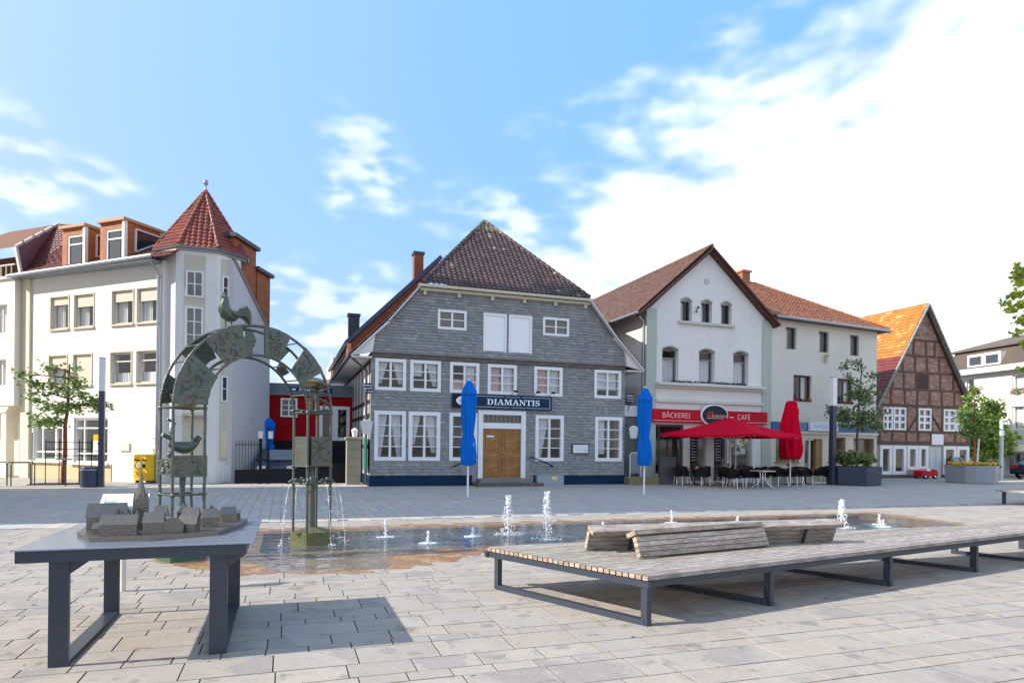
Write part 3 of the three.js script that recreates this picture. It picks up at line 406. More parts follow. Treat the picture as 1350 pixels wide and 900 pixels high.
    const p = new GB(); p.tube([V3(-6.45, 5.12, -.1), V3(-6.2, 4.95, -.2), V3(L - .12, 4.6, -.45), V3(L - .1, 3, -.45), V3(L - .1, .1, -.45)], .045, 8); p.tube([V3(-6.46, 5.13, .3), V3(-6.46, 5.1, -13)], .07, 8); p.build('gutter_pipe', mat.darkGrey, H); const b = new GB(); b.box(L - .16, .62, -.9, L - .12, 1.95, .02); b.build('green_board', mat.greenBoard, H); }
  // wall lanterns and flag brackets at both front corners
  for (const s of [-1, 1]) { const x = s < 0 ? L - .1 : R + .1, g = new GB(); g.tube([V3(x, 2.7, -.05), V3(x + s * .06, 2.5, .2), V3(x + s * .15, 2.45, .45)], .025, 6); g.tube([V3(x + s * .05, 3.3, .05), V3(x + s * .05, 3.95, .35)], .02, 6); g.build('lantern_bracket', mat.black, H); const q = new GB(); q.lathe([[.0, 2.05], [.16, 2.06], [.235, 2.5], [.25, 2.53], [.05, 2.62], [0, 2.62]], 4, x + s * .1, .5, null, false); q.build('lantern', M([.72, .74, .70], .4), H); const f = new GB(); for (let i = 0; i < 7; i++) for (const k of [0, 1]) { f.col(i % 2 ? [.8, .82, .85] : [.02, .06, .22]); const a = x + s * .03 + .05 * Math.sin(i), y = 3.65 + i * .055; f.quad(V3(a - .1 - .02 * i, y, .2 + .03 * i), V3(a + .1 + .01 * i, y, .25 + .03 * i), V3(a + .1, y + .055, .28 + .03 * i), V3(a - .12, y + .055, .22 + .03 * i)); } f.build('flag', M([1, 1, 1], .9, vc), H); }
}

// ================================================================ white bakery house
{
  const ox = 19.2, Z = -26.8, H = thing('bakery_house', 'white gabled house with red bakery sign and pale green corner pilasters', 'house', [ox, 0, Z]);
  const X = x => x - ox, L = X(15.75), R = X(22.75), AX = X(19.05);
  const arch = (x0, y0, x1, y1, r) => { const p = [[x0, y0], [x1, y0]]; for (let i = 0; i <= 8; i++) { const t = i / 8; p.push([x1 + (x0 - x1) * t, y1 - r + r * (1 - (2 * t - 1) ** 2)]); } return p; };
  const A2 = [17.55, 18.68, 19.8].map(x => [X(x), 7.66, X(x) + .62, 8.72]), A1 = [16.58, 18.6, 20.55].map(x => [X(x), 4.72, X(x) + .88, 6.38]);
  const shop = [[X(16.1), .45, X(17.8), 2.75], [X(18.15), .05, X(19.05), 2.6], [X(19.5), .05, X(20.25), 2.6], [X(20.35), .45, X(21.72), 2.6]];
  const w = new GB(); w.poly([[L + .02, 0], [R, 0], [R, 8.0], [AX, 10.98], [L + .02, 8.0]], [...A2.map(q => arch(...q, .12)), ...A1.map(q => arch(...q, .14)), ...shop.map(q => rect(...q))], -.35, 0);
  w.box(L, 0, -14, L + .3, 8, -.35); w.box(R - .3, 0, -14, R, 8, -.35); w.box(L, 0, -14.3, R, 8, -14); w.build('wall', mat.plasterW, H);
  const f = new GB(); f.box(L + .32, 3.5, -13.9, R - .32, 3.7, -.36); f.box(L + .32, 7.0, -13.9, R - .32, 7.2, -.36); f.box(L + .32, -.05, -13.9, R - .32, .04, -.36); f.box(L + .32, .05, -6, R - .32, 7, -5.8); f.build('interior', mat.interior, H);
  for (const [q, k] of [...A2.map(q => [q, 2]), ...A1.map(q => [q, 1])]) {
    const m = win(H, null, q[0], q[1], q[2], q[3] - .1, { fw: .05, z0: -.3, z1: -.22, zg: -.26, cols: k === 2 ? [.62, .38] : [1], rows: k === 2 ? [1] : [.24, .76], mid: .05, mw: .05, m: k === 2 ? mat.darkGrey : M([.25, .25, .27], .5), curtain: k === 1 ? [[0, 1, .0, .78, 'n']] : [[0, .6, 0, 1, 'n']] });
    const g = new GB(), a = arch(q[0], q[1], q[2], q[3], .14).slice(2), p = []; for (const [x, y] of a) p.push(V3(x, y + .03, .01)); g.tube(p, .045, 6); g.build('window_surround', mat.green, H); const ar = arch(q[0], q[1], q[2], q[3], k === 2 ? .12 : .14), ap = new GB(); ap.poly([[q[0], q[3] - .1 - .04], [q[2], q[3] - .14], ...ar.slice(2)], null, -.3, -.23); ap.build('arch_panel', k === 2 ? mat.plasterW : M([.16, .13, .13], .6), H);
  }
  const s = new GB(); s.slab(X(17.42), 7.5, -.05, X(20.55), 7.62, .14, .01); s.build('window_sill', M([.52, .52, .44], .8), H);
  for (const [y0, y1, d] of [[4.56, 4.70, .30], [4.46, 4.56, .18], [3.78, 3.92, .12]]) { const g = new GB(); g.slab(L + .5, y0, -.05, R - .5, y1, d, .015); g.build('string_course', M([.60, .60, .54], .7), H); }
  const pl = new GB(); for (let i = 0; i < 420; i++) { const x = rr(X(17), X(21.2)), r = rr(.03, .07); pl.col(vary(rnd() < .15 ? [.1, .12, .3] : [.03, .05, .05], .3)); pl.tri(V3(x, 4.7, .1 + rr(-.08, .1)), V3(x + rr(-r, r), 4.7 + rr(.04, .16), .12 + rr(-.1, .1)), V3(x + r, 4.71, .12 + rr(-.06, .1))); } stuff(pl.build('balcony_plants', mat.leaf, H));
  for (const [a, b, c] of [[L - .04, L + .5, 8.1], [R - .5, R + .03, 8.0]]) { const g = new GB(); g.box(a, 0, -.4, b, c, .06); g.build('pilaster', mat.green, H); }
  const v = new GB(); v.lathe([[0, 0], [.14, 0], [.14, .02], [.11, .03], [0, .03]], 16); const vm = v.build('round_vent', M([.5, .5, .5], .7), H); vm.position.set(X(18.98), 9.62, 0); vm.rotation.x = Math.PI / 2;
  { const q = new GB(); q.bar(V3(X(18.36), 8.12, .05), V3(X(18.44), 8.3, .12), .03, .03); q.ball(X(18.36), 8.1, .1, .05); q.ball(X(18.46), 8.32, .1, .06); q.build('wall_fitting', mat.darkGrey, H); }
  // shop front
  shop.forEach((q, i) => { const dk = i === 0 || i === 3; win(H, null, ...q, { fw: i === 0 ? .1 : .06, z0: -.2, z1: -.08, zg: -.14, cols: i === 0 ? [.22, .78] : i === 3 ? [.35, .65] : [1], rows: [1], mid: .05, m: i === 0 ? mat.darkGrey : M([.5, .52, .5], .5), name: i === 1 || i === 2 ? 'shop_door' : 'shop_window' }); });
  { const q = new GB(); for (let i = 0; i < 26; i++) { q.col(vary([[.5, .03, .03], [.12, .3, .03], [.6, .6, .62], [.08, .05, .05]][i % 4], .3)); const x = rr(X(16.3), X(17.7)), y = rr(.5, 1.15); q.box(x, .46, -.75 - rr(0, .3), x + rr(.1, .3), y, -.5); } for (let i = 0; i < 16; i++) { q.col(vary([[.55, .6, .1], [.7, .72, .6], [.3, .42, .06]][i % 3], .25)); const x = rr(X(20.4), X(21.6)), y = rr(1.2, 2.3); q.box(x, y, -.4, x + rr(.15, .35), y + rr(.1, .4), -.35); } stuff(q.build('shop_display', M([1, 1, 1], .7, vc), H)); }
  const mb = print(256, 512, (c, w, h) => { c.fillStyle = '#20242c'; c.fillRect(0, 0, w, h); c.fillStyle = '#cfd3da'; for (let i = 0; i < 9; i++) { c.fillRect(30, 40 + i * 50, 120 + (i * 37) % 70, 12); c.fillRect(190, 40 + i * 50, 36, 12); } });
  for (const x of [18.2, 19.56]) printed('menu_board', mb, X(x), .9, X(x) + .42, 2.3, -.06, H);
  { const q = new GB(); q.box(X(16.0), 2.84, .02, X(22.42), 3.45, .22); const sb = q.build('sign_fascia', mat.signRed, H); const m = print(2048, 200, (c, w, h) => { c.fillStyle = '#b80f26'; c.fillRect(0, 0, w, h); c.fillStyle = '#f0c8cc'; c.font = '112px sans-serif'; c.fillText('BÄCKEREI', 150, 130); c.fillText('CAFÉ', 1480, 130); c.beginPath(); c.ellipse(1380, 100, 40, 11, 0, 0, 7); c.fill(); c.fillRect(0, 172, w, 7); }); printed('lettering', m, X(16.0), 2.85, X(22.42), 3.44, .223, sb);
    const o = new GB(); o.lathe([[0, 0], [.74, 0], [.78, .05], [.74, .12], [0, .12]], 32, 0, 0, (a) => 1 - .30 * Math.sin(a) ** 2); const om = o.build('oval_sign', M([.75, .76, .78], .4), H); om.position.set(X(19.3), 3.22, .2); om.rotation.x = Math.PI / 2; om.scale.set(1, 1, .95);
    const m2 = print(512, 320, (c, w, h) => { c.fillStyle = '#2b2f3c'; c.fillRect(0, 0, w, h); c.fillStyle = '#e0603f'; c.font = 'italic bold 110px serif'; c.fillText('Gl', 90, 190); c.fillStyle = '#e8b0a0'; c.font = 'italic bold 62px serif'; c.fillText('ockemann', 195, 190); c.fillStyle = '#e8c8c0'; c.fillRect(90, 205, 340, 8); });
    const dg = new GB(), n = 32; for (let i = 0; i < n; i++) { const P = k => { const a = k / n * 2 * Math.PI; return [.70 * Math.cos(a), .46 * Math.sin(a)]; }, a = P(i), b = P(i + 1), uv = q => [.5 + q[0] / 1.42, .5 + q[1] / .95]; dg.tri(V3(0, 0, 0), V3(a[0], a[1], 0), V3(b[0], b[1], 0), null, null, null, [[.5, .5], uv(a), uv(b)]); } dg.build('emblem', m2, H, { pos: [X(19.3), 3.22, .326] }); }
  // roof
  const y0 = 7.82, yr = 11.22, hw = 3.92, zf = .32, bk = -14.4, Vl = Math.hypot(hw, yr - y0); const rb = new GB(), rt = new GB();
  for (const sg of [-1, 1]) { rb.quad(V3(AX + sg * hw, y0, zf), V3(AX, yr, zf), V3(AX, yr, bk), V3(AX + sg * hw, y0, bk)); const Vv = V3(-sg * hw, yr - y0, 0).normalize(); tiles(rt, V3(AX + sg * hw, y0, sg < 0 ? bk : zf), V3(0, 0, sg < 0 ? 1 : -1), Vv, rect(0, 0, zf - bk, Vl), .24, .21, () => vary(rnd() < .2 ? [.28, .14, .08] : [.235, .115, .07], .16), .025); }
  rb.build('roof_deck', mat.tileBack, H); stuff(rt.build('roof_tiles', mat.tile, H));
  for (const sg of [-1, 1]) { const vb = new GB(); vb.bar(V3(AX + sg * (hw + .02), y0 - .1, zf), V3(AX, yr - .1, zf), .07, .26, V3(0, 0, 1)), vb.bar(V3(AX + sg * (hw - .05), y0 - .16, .16), V3(AX, yr - .2, .16), .32, .06, V3(sg * .6, .8, 0)); vb.build('verge_board', mat.vergeBrown, H); }
  const rc = new GB(); for (let i = 0; i < 34; i++) { rc.col(vary([.25, .13, .08], .15)); rc.tube([V3(AX, yr + .03, zf - i * .43), V3(AX, yr + .035, zf - i * .43 - .46)], .1, 8, .09); } stuff(rc.build('ridge_tiles', mat.tile, H));
  const gt = new GB(); gt.tube([V3(AX - hw - .05, y0 - .03, zf), V3(AX - hw - .05, y0 - .03, bk)], .075, 8); gt.tube([V3(AX - hw + .1, y0 - .1, zf - .25), V3(L - .1, y0 - .35, -.1), V3(L - .1, .1, -.1)], .05, 8); gt.build('gutter_pipe', mat.zinc, H);
}
// ================================================================ cream house with hipped orange roof
{
  const H = thing('cream_house', 'cream rendered house with dark windows, hipped orange roof and blue shop band', 'house', [22.8, 0, -26.85], 7 * D), W = 8.05;
  const up = [[1.03, 1.80], [3.44, 4.2], [5.84, 6.58]].map(a => [a[0], 6.72, a[1], 7.82]), mid = [[1.63, 2.94], [4.9, 6.16]].map(a => [a[0], 4.1, a[1], 5.44]), gf = [[.37, 1.02, 1.9, 2.25], [2.42, .1, 3.75, 2.2], [4.2, 1.02, 5.42, 2.3], [6.15, 1.1, 7.72, 2.28]];
  const w = new GB(); w.poly(rect(0.03, 2.5, W, 8.2), [...up, ...mid].map(q => rect(...q)), -.35, 0); w.box(W - .3, 0, -10, W, 8.2, -.35); w.box(0.03, 0, -10.3, W, 8.2, -10); w.box(.03, 3, -10, .3, 8.2, -.35); w.build('wall', mat.plasterGrey, H);
  const w2 = new GB(); w2.poly(rect(0.03, 0, W, 2.5), gf.map(q => rect(...q)), -.35, .05); w2.build('shop_wall', mat.cream, H);
  const fl = new GB(); fl.box(.32, 2.6, -9.9, W - .32, 2.8, -.36); fl.box(.32, 5.9, -9.9, W - .32, 6.1, -.36); fl.box(.32, -.05, -9.9, W - .32, .06, -.36); fl.box(.32, .1, -4, W - .32, 8, -3.8); fl.build('interior', mat.interior, H);
  for (const q of up) win(H, null, ...q, { fw: .07, z0: -.25, z1: -.12, zg: -.18, cols: [1], rows: [1], m: M([.05, .06, .06], .5), curtain: [[0, .6, 0, 1, 'n']] });
  for (const q of mid) { win(H, null, ...q, { fw: .07, z0: -.25, z1: -.12, zg: -.18, cols: even(2), rows: [1], m: M([.06, .03, .03], .5), curtain: [[0, .25, 0, 1, 'n'], [.55, .9, 0, 1, 'n']], sill: .08 }); const g = new GB(); for (let i = 0; i < 90; i++) { const x = rr(q[0] + .05, q[2] - .05); g.col(rnd() < .3 ? vary([.5, .05, .05], .3) : vary([.05, .1, .03], .3)); g.tri(V3(x, 4.1, -.02 + rr(-.08, .1)), V3(x + rr(-.06, .06), 4.1 + rr(.05, .18), rr(-.08, .12)), V3(x + .05, 4.12, rr(-.05, .1))); } stuff(g.build('window_flowers', mat.leaf, H)); }
  gf.forEach((q, i) => { win(H, null, ...q, { fw: .08, z0: -.25, z1: -.1, zg: -.2, cols: i === 1 ? [.45, .55] : [1], rows: [1], m: i === 1 ? mat.whiteTrim : M([.25, .13, .06], .6), name: i === 1 ? 'shop_door' : 'shop_window' }); const g = new GB(); g.box(q[2], q[1], -.3, q[2] + .04, q[3], .1); g.box(q[0] - .06, q[1] - .08, -.1, q[2] + .06, q[1], .14); if (i !== 1) g.build('window_trim', M([.35, .22, .12], .7), H); });
  { const g = new GB(); for (let i = 0; i < 22; i++) { g.col(vary([[.2, .35, .05], [.6, .6, .55], [.1, .3, .3], [.4, .2, .1]][i % 4], .3)); const q = gf[i % 4], x = rr(q[0] + .1, q[2] - .4); g.box(x, q[1] + .05, -.7, x + rr(.15, .35), q[1] + rr(.2, .9), -.5); } stuff(g.build('shop_display', M([1, 1, 1], .7, vc), H)); }
  { const g = new GB(); g.box(3.3, .1, -.18, 3.72, 2.2, .0); g.build('door_leaf', M([.42, .24, .08], .5, { map: tWood }), H); }
  const bn = new GB(); bn.box(.05, 2.58, 0, W - .2, 3.02, .10); const b = bn.build('shop_band', M([.02, .10, .24], .5), H); const b2 = new GB(); b2.box(.6, 2.6, .1, 2.5, 3.0, .11); b2.build('pale_panel', M([.12, .24, .36], .5), b);
  const m = print(1024, 200, (c, w, h) => { c.fillStyle = '#e7ecf6'; c.fillRect(0, 0, w, h); c.fillStyle = '#7f97c4'; c.font = '100px sans-serif'; c.fillText('Der Drucker', 130, 138); }); const sg = new GB(); sg.box(2.62, 2.6, .1, 4.75, 3.1, .2); const sgm = sg.build('sign_board', mat.whiteTrim, H); printed('lettering', m, 2.64, 2.62, 4.73, 3.08, .203, sgm);
  const co = new GB(); co.slab(0, 2.45, 0, W, 2.57, .16, .01); co.build('string_course', mat.cream, H); const pl = new GB(); pl.box(0, 0, 0, W, .35, .07); pl.build('plinth', M([.55, .48, .36], .85, { map: tStone }), H);
  { const g = new GB(); g.box(3.82, 6.45, 0, 3.95, 6.6, .25); g.poly([[3.75, 6.4], [4.02, 6.4], [3.88, 6.1]], null, .1, .14); g.build('wall_fitting', M([.5, .4, .25], .7), H); }
  // hipped roof with a short ridge along the front
  const y0 = 8.2, yr = 11.3, e = .45, dz = 5.2, x0 = -e, x1 = W + e, xr = 3.9, zf = e, zb = -10 - e, zm = -4.75, oc = () => vary(rnd() < .15 ? [.40, .22, .12] : [.50, .17, .06], .16), rt = new GB(), rb = new GB();
  const lf = Math.hypot(yr - y0, zf - zm), lr = Math.hypot(yr - y0, x1 - xr); rb.quad(V3(x0, y0, zf), V3(x1, y0, zf), V3(xr, yr, zm), V3(x0, yr, zm)); rb.tri(V3(x1, y0, zf), V3(x1, y0, zb), V3(xr, yr, zm)); rb.quad(V3(x1, y0, zb), V3(x0, y0, zb), V3(x0, yr, zm), V3(xr, yr, zm)); rb.box(x0 + .1, y0 - .05, zb, x1 - .05, y0 - .01, zf - .05); rb.build('roof_deck', mat.tileBack, H);
  tiles(rt, V3(x0, y0, zf), V3(1, 0, 0), V3(0, yr - y0, zm - zf).normalize(), [[0, 0], [x1 - x0, 0], [xr - x0, lf], [0, lf]], .25, .21, oc, .03); tiles(rt, V3(x1, y0, zf), V3(0, 0, -1), V3(xr - x1, yr - y0, 0).normalize(), [[0, 0], [zf - zb, 0], [zf - zm, lr]], .25, .21, oc, .03); stuff(rt.build('roof_tiles', mat.tile, H));
  const rc = new GB(); for (let i = 0; i < 18; i++) { const A = V3(x1, y0, zf), B = V3(xr, yr, zm), a = A.clone().lerp(B, i / 18), b = A.clone().lerp(B, (i + 1.1) / 18); a.y += .05; b.y += .04; rc.col(oc()); rc.tube([a, b], .1, 8, .085); } for (let i = 0; i < 10; i++) { rc.col(oc()); rc.tube([V3(xr - i * .42, yr + .04, zm), V3(xr - i * .42 - .45, yr + .04, zm)], .1, 8, .09); } stuff(rc.build('ridge_tiles', mat.tile, H));
  const gu = new GB(); gu.tube([V3(x0 + .3, y0 - .03, zf + .05), V3(x1, y0 - .03, zf + .05)], .075, 8); gu.tube([V3(x1 + .05, y0 - .03, zf), V3(x1 + .05, y0 - .03, zb)], .075, 8); gu.build('gutter', mat.zinc, H);
  const ch = new GB(); ch.box(3.0, 10.6, -5.4, 3.6, 12.0, -4.9); const cm = ch.build('chimney', M([.5, .2, .1], .8, { map: tStone }), H); const cc = new GB(); cc.box(2.93, 12.0, -5.47, 3.67, 12.12, -4.83); cc.build('cap', M([.5, .2, .1], .8), cm);
}
// ================================================================ timber framed brick house
{
  const ox = 36.5, Z = -29.6, H = thing('timber_framed_house', 'steep gabled timber framed brick house with orange tiled roof and white shopfront', 'house', [ox, 0, Z]), X = x => x - ox;
  const L = X(32.7), R = X(40.4), AX = X(36.4), yg = 4.4, sl = 1.6, ya = 10.4, gx = y => (ya - .1 - y) / sl;
  const G = [[33.05, 33.98, .22, 1.94], [34.05, 35.1, .22, 1.94], [35.18, 36.05, .5, 1.94], [36.09, 36.88, .5, 1.94], [36.94, 38.02, 0, 1.9], [38.13, 39.2, .2, 1.94], [39.27, 40.3, .2, 1.94]].map(a => [X(a[0]), a[2], X(a[1]), a[3]]), F1 = [[33.25, 34.0], [34.06, 35.05], [36.04, 37.09], [38.1, 39.12], [39.16, 40.24]].map(a => [X(a[0]), 2.86, X(a[1]), 4.2]);
  const outline = [[L, 0], [R, 0], [R, yg], [AX + gx(yg), yg], [AX, ya - .1], [AX - gx(yg), yg], [L, yg]];
  const owl = [35.72, 35.92, 36.5, 36.7].map(x => [X(x), 8.5, X(x) + .11, 8.78]); const w = new GB(); w.poly(outline, [...G, ...F1, ...owl].map(q => rect(q[0] + .02, q[1] + (q[1] ? .02 : 0), q[2] - .02, q[3] - .02)), -.3, 0); w.box(L, 0, -12, L + .3, yg, -.3); w.box(R - .3, 0, -12, R, yg, -.3); w.box(L, 0, -12.3, R, yg, -12); w.build('wall', mat.mortar, H);
  const fl = new GB(); fl.box(L + .32, 2.1, -11.9, R - .32, 2.3, -.31); fl.box(L + .32, 4.4, -11.9, R - .32, 4.6, -.31); fl.box(L + .32, .02, -4, R - .32, 4.4, -3.8); fl.build('interior', mat.interior, H);
  const bk = new GB(), bc = () => vary([[.54, .25, .18], [.60, .35, .28], [.66, .48, .41], [.54, .29, .22]][Math.floor(rnd() * 4)], .2); const holes = [...G, ...F1, ...owl];
  bricks(bk, V3(0, 0, .004), V3(1, 0, 0), V3(0, 1, 0), [[L, 2.0], [R, 2.0], [R, yg], [AX + gx(yg), yg], [AX, ya - .15], [AX - gx(yg), yg], [L, yg]], holes, bc); stuff(bk.build('brick_infill', mat.brick, H));
  const beam = (x0, y0, x1, y1, z = .05) => { const g = new GB(); g.o = [rr(0, 5), rr(0, 5)]; g.box(x0, y0, -.02, x1, y1, z); g.build('timber_beam', mat.timber, H); };
  const rails = [[2.0, .20, L, R], [2.72, .12, L, R], [4.26, .16, L, R], [5.24, .13], [6.28, .13], [7.28, .13], [8.22, .13]]; rails.forEach(([y, h, a, b]) => beam(a ?? AX - gx(y + h), y, b ?? AX + gx(y + h), y + h));
  const posts = [[2.2, 2.72, [33.0, 34.0, 35.1, 36.05, 37.1, 38.05, 39.1, 40.2]], [2.84, 4.26, [35.1, 35.95, 37.12, 38.02]], [4.42, 5.24, [33.85, 34.95, 35.95, 36.95, 37.95, 39.0]], [5.37, 6.28, [33.95, 34.87, 35.82, 36.81, 37.81, 38.9]], [6.41, 7.28, [34.73, 35.73, 36.71, 37.7]], [7.41, 8.22, [35.6, 36.6, 37.3]], [8.35, 9.9, [36.1]]];
  posts.forEach(([a, b, xs]) => xs.forEach(x => { if (Math.abs(X(x) - AX) < gx(b) || b < 4.3) beam(X(x) - .07, a, X(x) + .07, b, .046); }));
  for (const [a, b, c, d] of [[35.25, 2.86, 35.9, 3.7], [37.95, 2.86, 37.2, 3.7]]) { const g = new GB(); g.bar(V3(X(a), b, .02), V3(X(c), d, .02), .06, .13, V3(0, 0, 1)); g.build('timber_brace', mat.timber, H); }
  const ht = new GB(); ht.box(X(35.9), 5.38, 0, X(36.75), 6.26, .03); ht.build('loft_hatch', M([.12, .06, .06], .8, { map: tWood }), H);
  F1.forEach((q, i) => win(H, null, ...q, { fw: .1, z1: .05, cols: even(2), rows: even(3), mw: .13, mid: .15, m: mat.whiteTrim, glass: i > 2 ? mat.glass : mat.darkGlass, curtain: i > 2 ? [[0, 1, 0, 1, 'n']] : null }));
  G.forEach((q, i) => { if (i === 4) { const g = new GB(); for (const s of [0, 1]) { const a = q[0] + (q[2] - q[0]) * s / 2, b = a + (q[2] - q[0]) / 2 - .01; const d = new GB(); d.box(a, q[1], -.08, b, q[3], -.02); d.box(a + .08, .2, -.02, b - .08, 1.75, 0); d.build('shop_door', M([.50, .55, .57], .5), H); } return; } win(H, null, ...q, { fw: .2, z1: .05, cols: [1], rows: [1], m: mat.whiteTrim, name: 'shop_window' }); });
  { const g = new GB(); for (let i = 0; i < 40; i++) { const q = G[[0, 1, 2, 3, 5, 6][i % 6]]; g.col(vary([[.3, .5, .5], [.5, .15, .1], [.6, .6, .6], [.45, .35, .1], [.1, .3, .4]][i % 5], .3)); const x = rr(q[0] + .22, q[2] - .4), y = rr(q[1] + .25, 1.5); g.box(x, y, -.5, x + rr(.1, .2), y + rr(.1, .3), -.4); } stuff(g.build('shop_display', M([1, 1, 1], .7, vc), H)); }
  const sg = new GB(); sg.box(X(37.1), 2.02, .05, X(38.05), 2.66, .09); sg.build('notice_board', M([.82, .82, .86], .5), H); const pl = new GB(); pl.box(L, 0, .0, G[4][0], .2, .06); pl.build('plinth', mat.timberGrey, H); const pl2 = new GB(); pl2.box(G[4][2], 0, 0, R, .2, .06); pl2.build('plinth', mat.timberGrey, H);
  const rt = new GB(), rb = new GB(), y0 = 4.15, hw = (ya + .1 - y0) / sl, zf = .3, bz = -12.4, Vl = Math.hypot(hw, ya + .1 - y0);
  for (const s of [-1, 1]) { rb.quad(V3(AX + s * hw, y0, zf), V3(AX, ya + .1, zf), V3(AX, ya + .1, bz), V3(AX + s * hw, y0, bz)); tiles(rt, V3(AX + s * hw, y0, s < 0 ? bz : zf), V3(0, 0, s < 0 ? 1 : -1), V3(-s * hw, ya + .1 - y0, 0).normalize(), rect(0, 0, zf - bz, Vl), .24, .24, (u, v) => v < 3.55 ? vary([.26, .05, .045], .15) : vary(rnd() < .12 ? [.74, .44, .14] : [.70, .27, .035], .14), .035); }
  rb.build('roof_deck', mat.tileBack, H); stuff(rt.build('roof_tiles', mat.tile, H)); for (const s of [-1, 1]) { const vb = new GB(); vb.bar(V3(AX + s * hw, y0 - .08, zf), V3(AX, ya, zf), .1, .24, V3(0, 0, 1)); vb.build('verge_board', mat.timberPale, H); }
}
// ================================================================ far pale house on the right, facing the sun
{
  const H = thing('mansard_house', 'bright white house with brown mansard roof and white dormer windows beyond the planters', 'house', [47.15, 0, -36], -97 * D), W = 16;   // local x runs from the far end towards the square
  const lo = [[.3, 5.35, 1.9, 7.0], [4.8, 3.15, 6.3, 4.7], [4.8, 5.6, 6.3, 6.9], [8, 3.15, 9.5, 4.7]], gf = [[4.4, .4, 5.4, 1.6], [5.6, .1, 6.4, 2.0]];
  const w = new GB(); w.poly(rect(0, 0, W, 7.2), [...lo, ...gf].map(q => rect(...q)), -.35, 0); w.box(0, 0, -9, .3, 7.2, -.35); w.box(W - .3, 0, -9, W, 7.2, -.35); w.box(0, 0, -9.3, W, 7.2, -9); w.build('wall', M([.80, .79, .75], .8, { map: tPlaster }), H);
  for (const q of [...lo, ...gf]) win(H, null, ...q, { z0: -.25, z1: -.12, zg: -.18, cols: even(2), rows: [1], m: mat.whiteTrim, curtain: [[0, .6, 0, 1, 'n']] }); const fl = new GB(); fl.box(.35, 2.6, -8.9, W - .4, 2.8, -.4); fl.box(.35, 5.0, -8.9, W - .4, 5.2, -.4); fl.box(.35, 0, -3, W - .4, 7.1, -2.8); fl.build('interior', mat.interior, H);
  const e = new GB(); e.slab(-.3, 7.15, -.3, W + .3, 7.55, .5, .03); e.build('eave', M([.52, .54, .56], .6), H);
  const mr = new GB(); const a = [[.4, 7.55], [-.45, 8.95]], pr = (k, x) => V3(x, a[k][1], a[k][0]); mr.quad(pr(0, -.25), pr(0, W), pr(1, W), pr(1, -.1)); mr.quad(V3(-.25, 7.55, -9), V3(-.25, 7.55, .4), V3(-.1, 8.95, -.45), V3(-.1, 8.95, -9)); mr.build('mansard', M([.155, .115, .095], .85, { map: tStone }), H);
  const tp = new GB(); tp.slab(-.4, 8.95, -9, W, 9.05, -.2, .01); tp.quad(V3(-.4, 9.05, -.2), V3(W, 9.05, -.2), V3(W, 10.2, -4), V3(1.6, 10.2, -4)); tp.tri(V3(-.4, 9.05, -9), V3(-.4, 9.05, -.2), V3(1.6, 10.2, -4)); tp.build('upper_roof', M([.21, .17, .14], .85, { map: tStone }), H);
  for (const x of [1.65, 2.95, 6.5]) { const g = new GB(); g.box(x, 7.6, -.5, x + 1.25, 8.55, .32); const m = g.build('dormer', mat.whiteTrim, H); const p = put('pane', paneGeo, mat.darkGlass, m); p.position.set(x + .62, 8.08, .325); p.scale.set(.95, .6, 1); }
  const aw = new GB(); aw.quad(V3(4.1, 1.7, 1.2), V3(8, 1.7, 1.2), V3(8, 2.15, .02), V3(4.1, 2.15, .02)); aw.box(4.1, 1.62, 1.18, 8, 1.72, 1.22); aw.build('awning', M([.74, .68, .58], .8), H);
  const bf = new GB(); for (let i = 0; i < 160; i++) { bf.col(rnd() < .25 ? vary([.6, .08, .06], .2) : vary([.08, .16, .03], .3)); const x = rr(4.7, 6.4), y = rr(5.5, 5.85); bf.tri(V3(x, y, rr(0, .2)), V3(x + .1, y + .05, rr(0, .25)), V3(x + .03, y + .13, rr(0, .2))); } stuff(bf.build('balcony_plants', mat.leaf, H));
}

function tilesOn(g, pts, tw, th, colour, amp) { // tile a planar 3D polygon; first edge is the eave
  const U = pts[1].clone().sub(pts[0]).normalize(), n = U.clone().cross(pts[2].clone().sub(pts[0])).normalize(), V = n.clone().cross(U).normalize();
  tiles(g, pts[0], U, V, pts.map(p => { const d = p.clone().sub(pts[0]); return [d.dot(U), d.dot(V)]; }), tw, th, colour, amp);
}
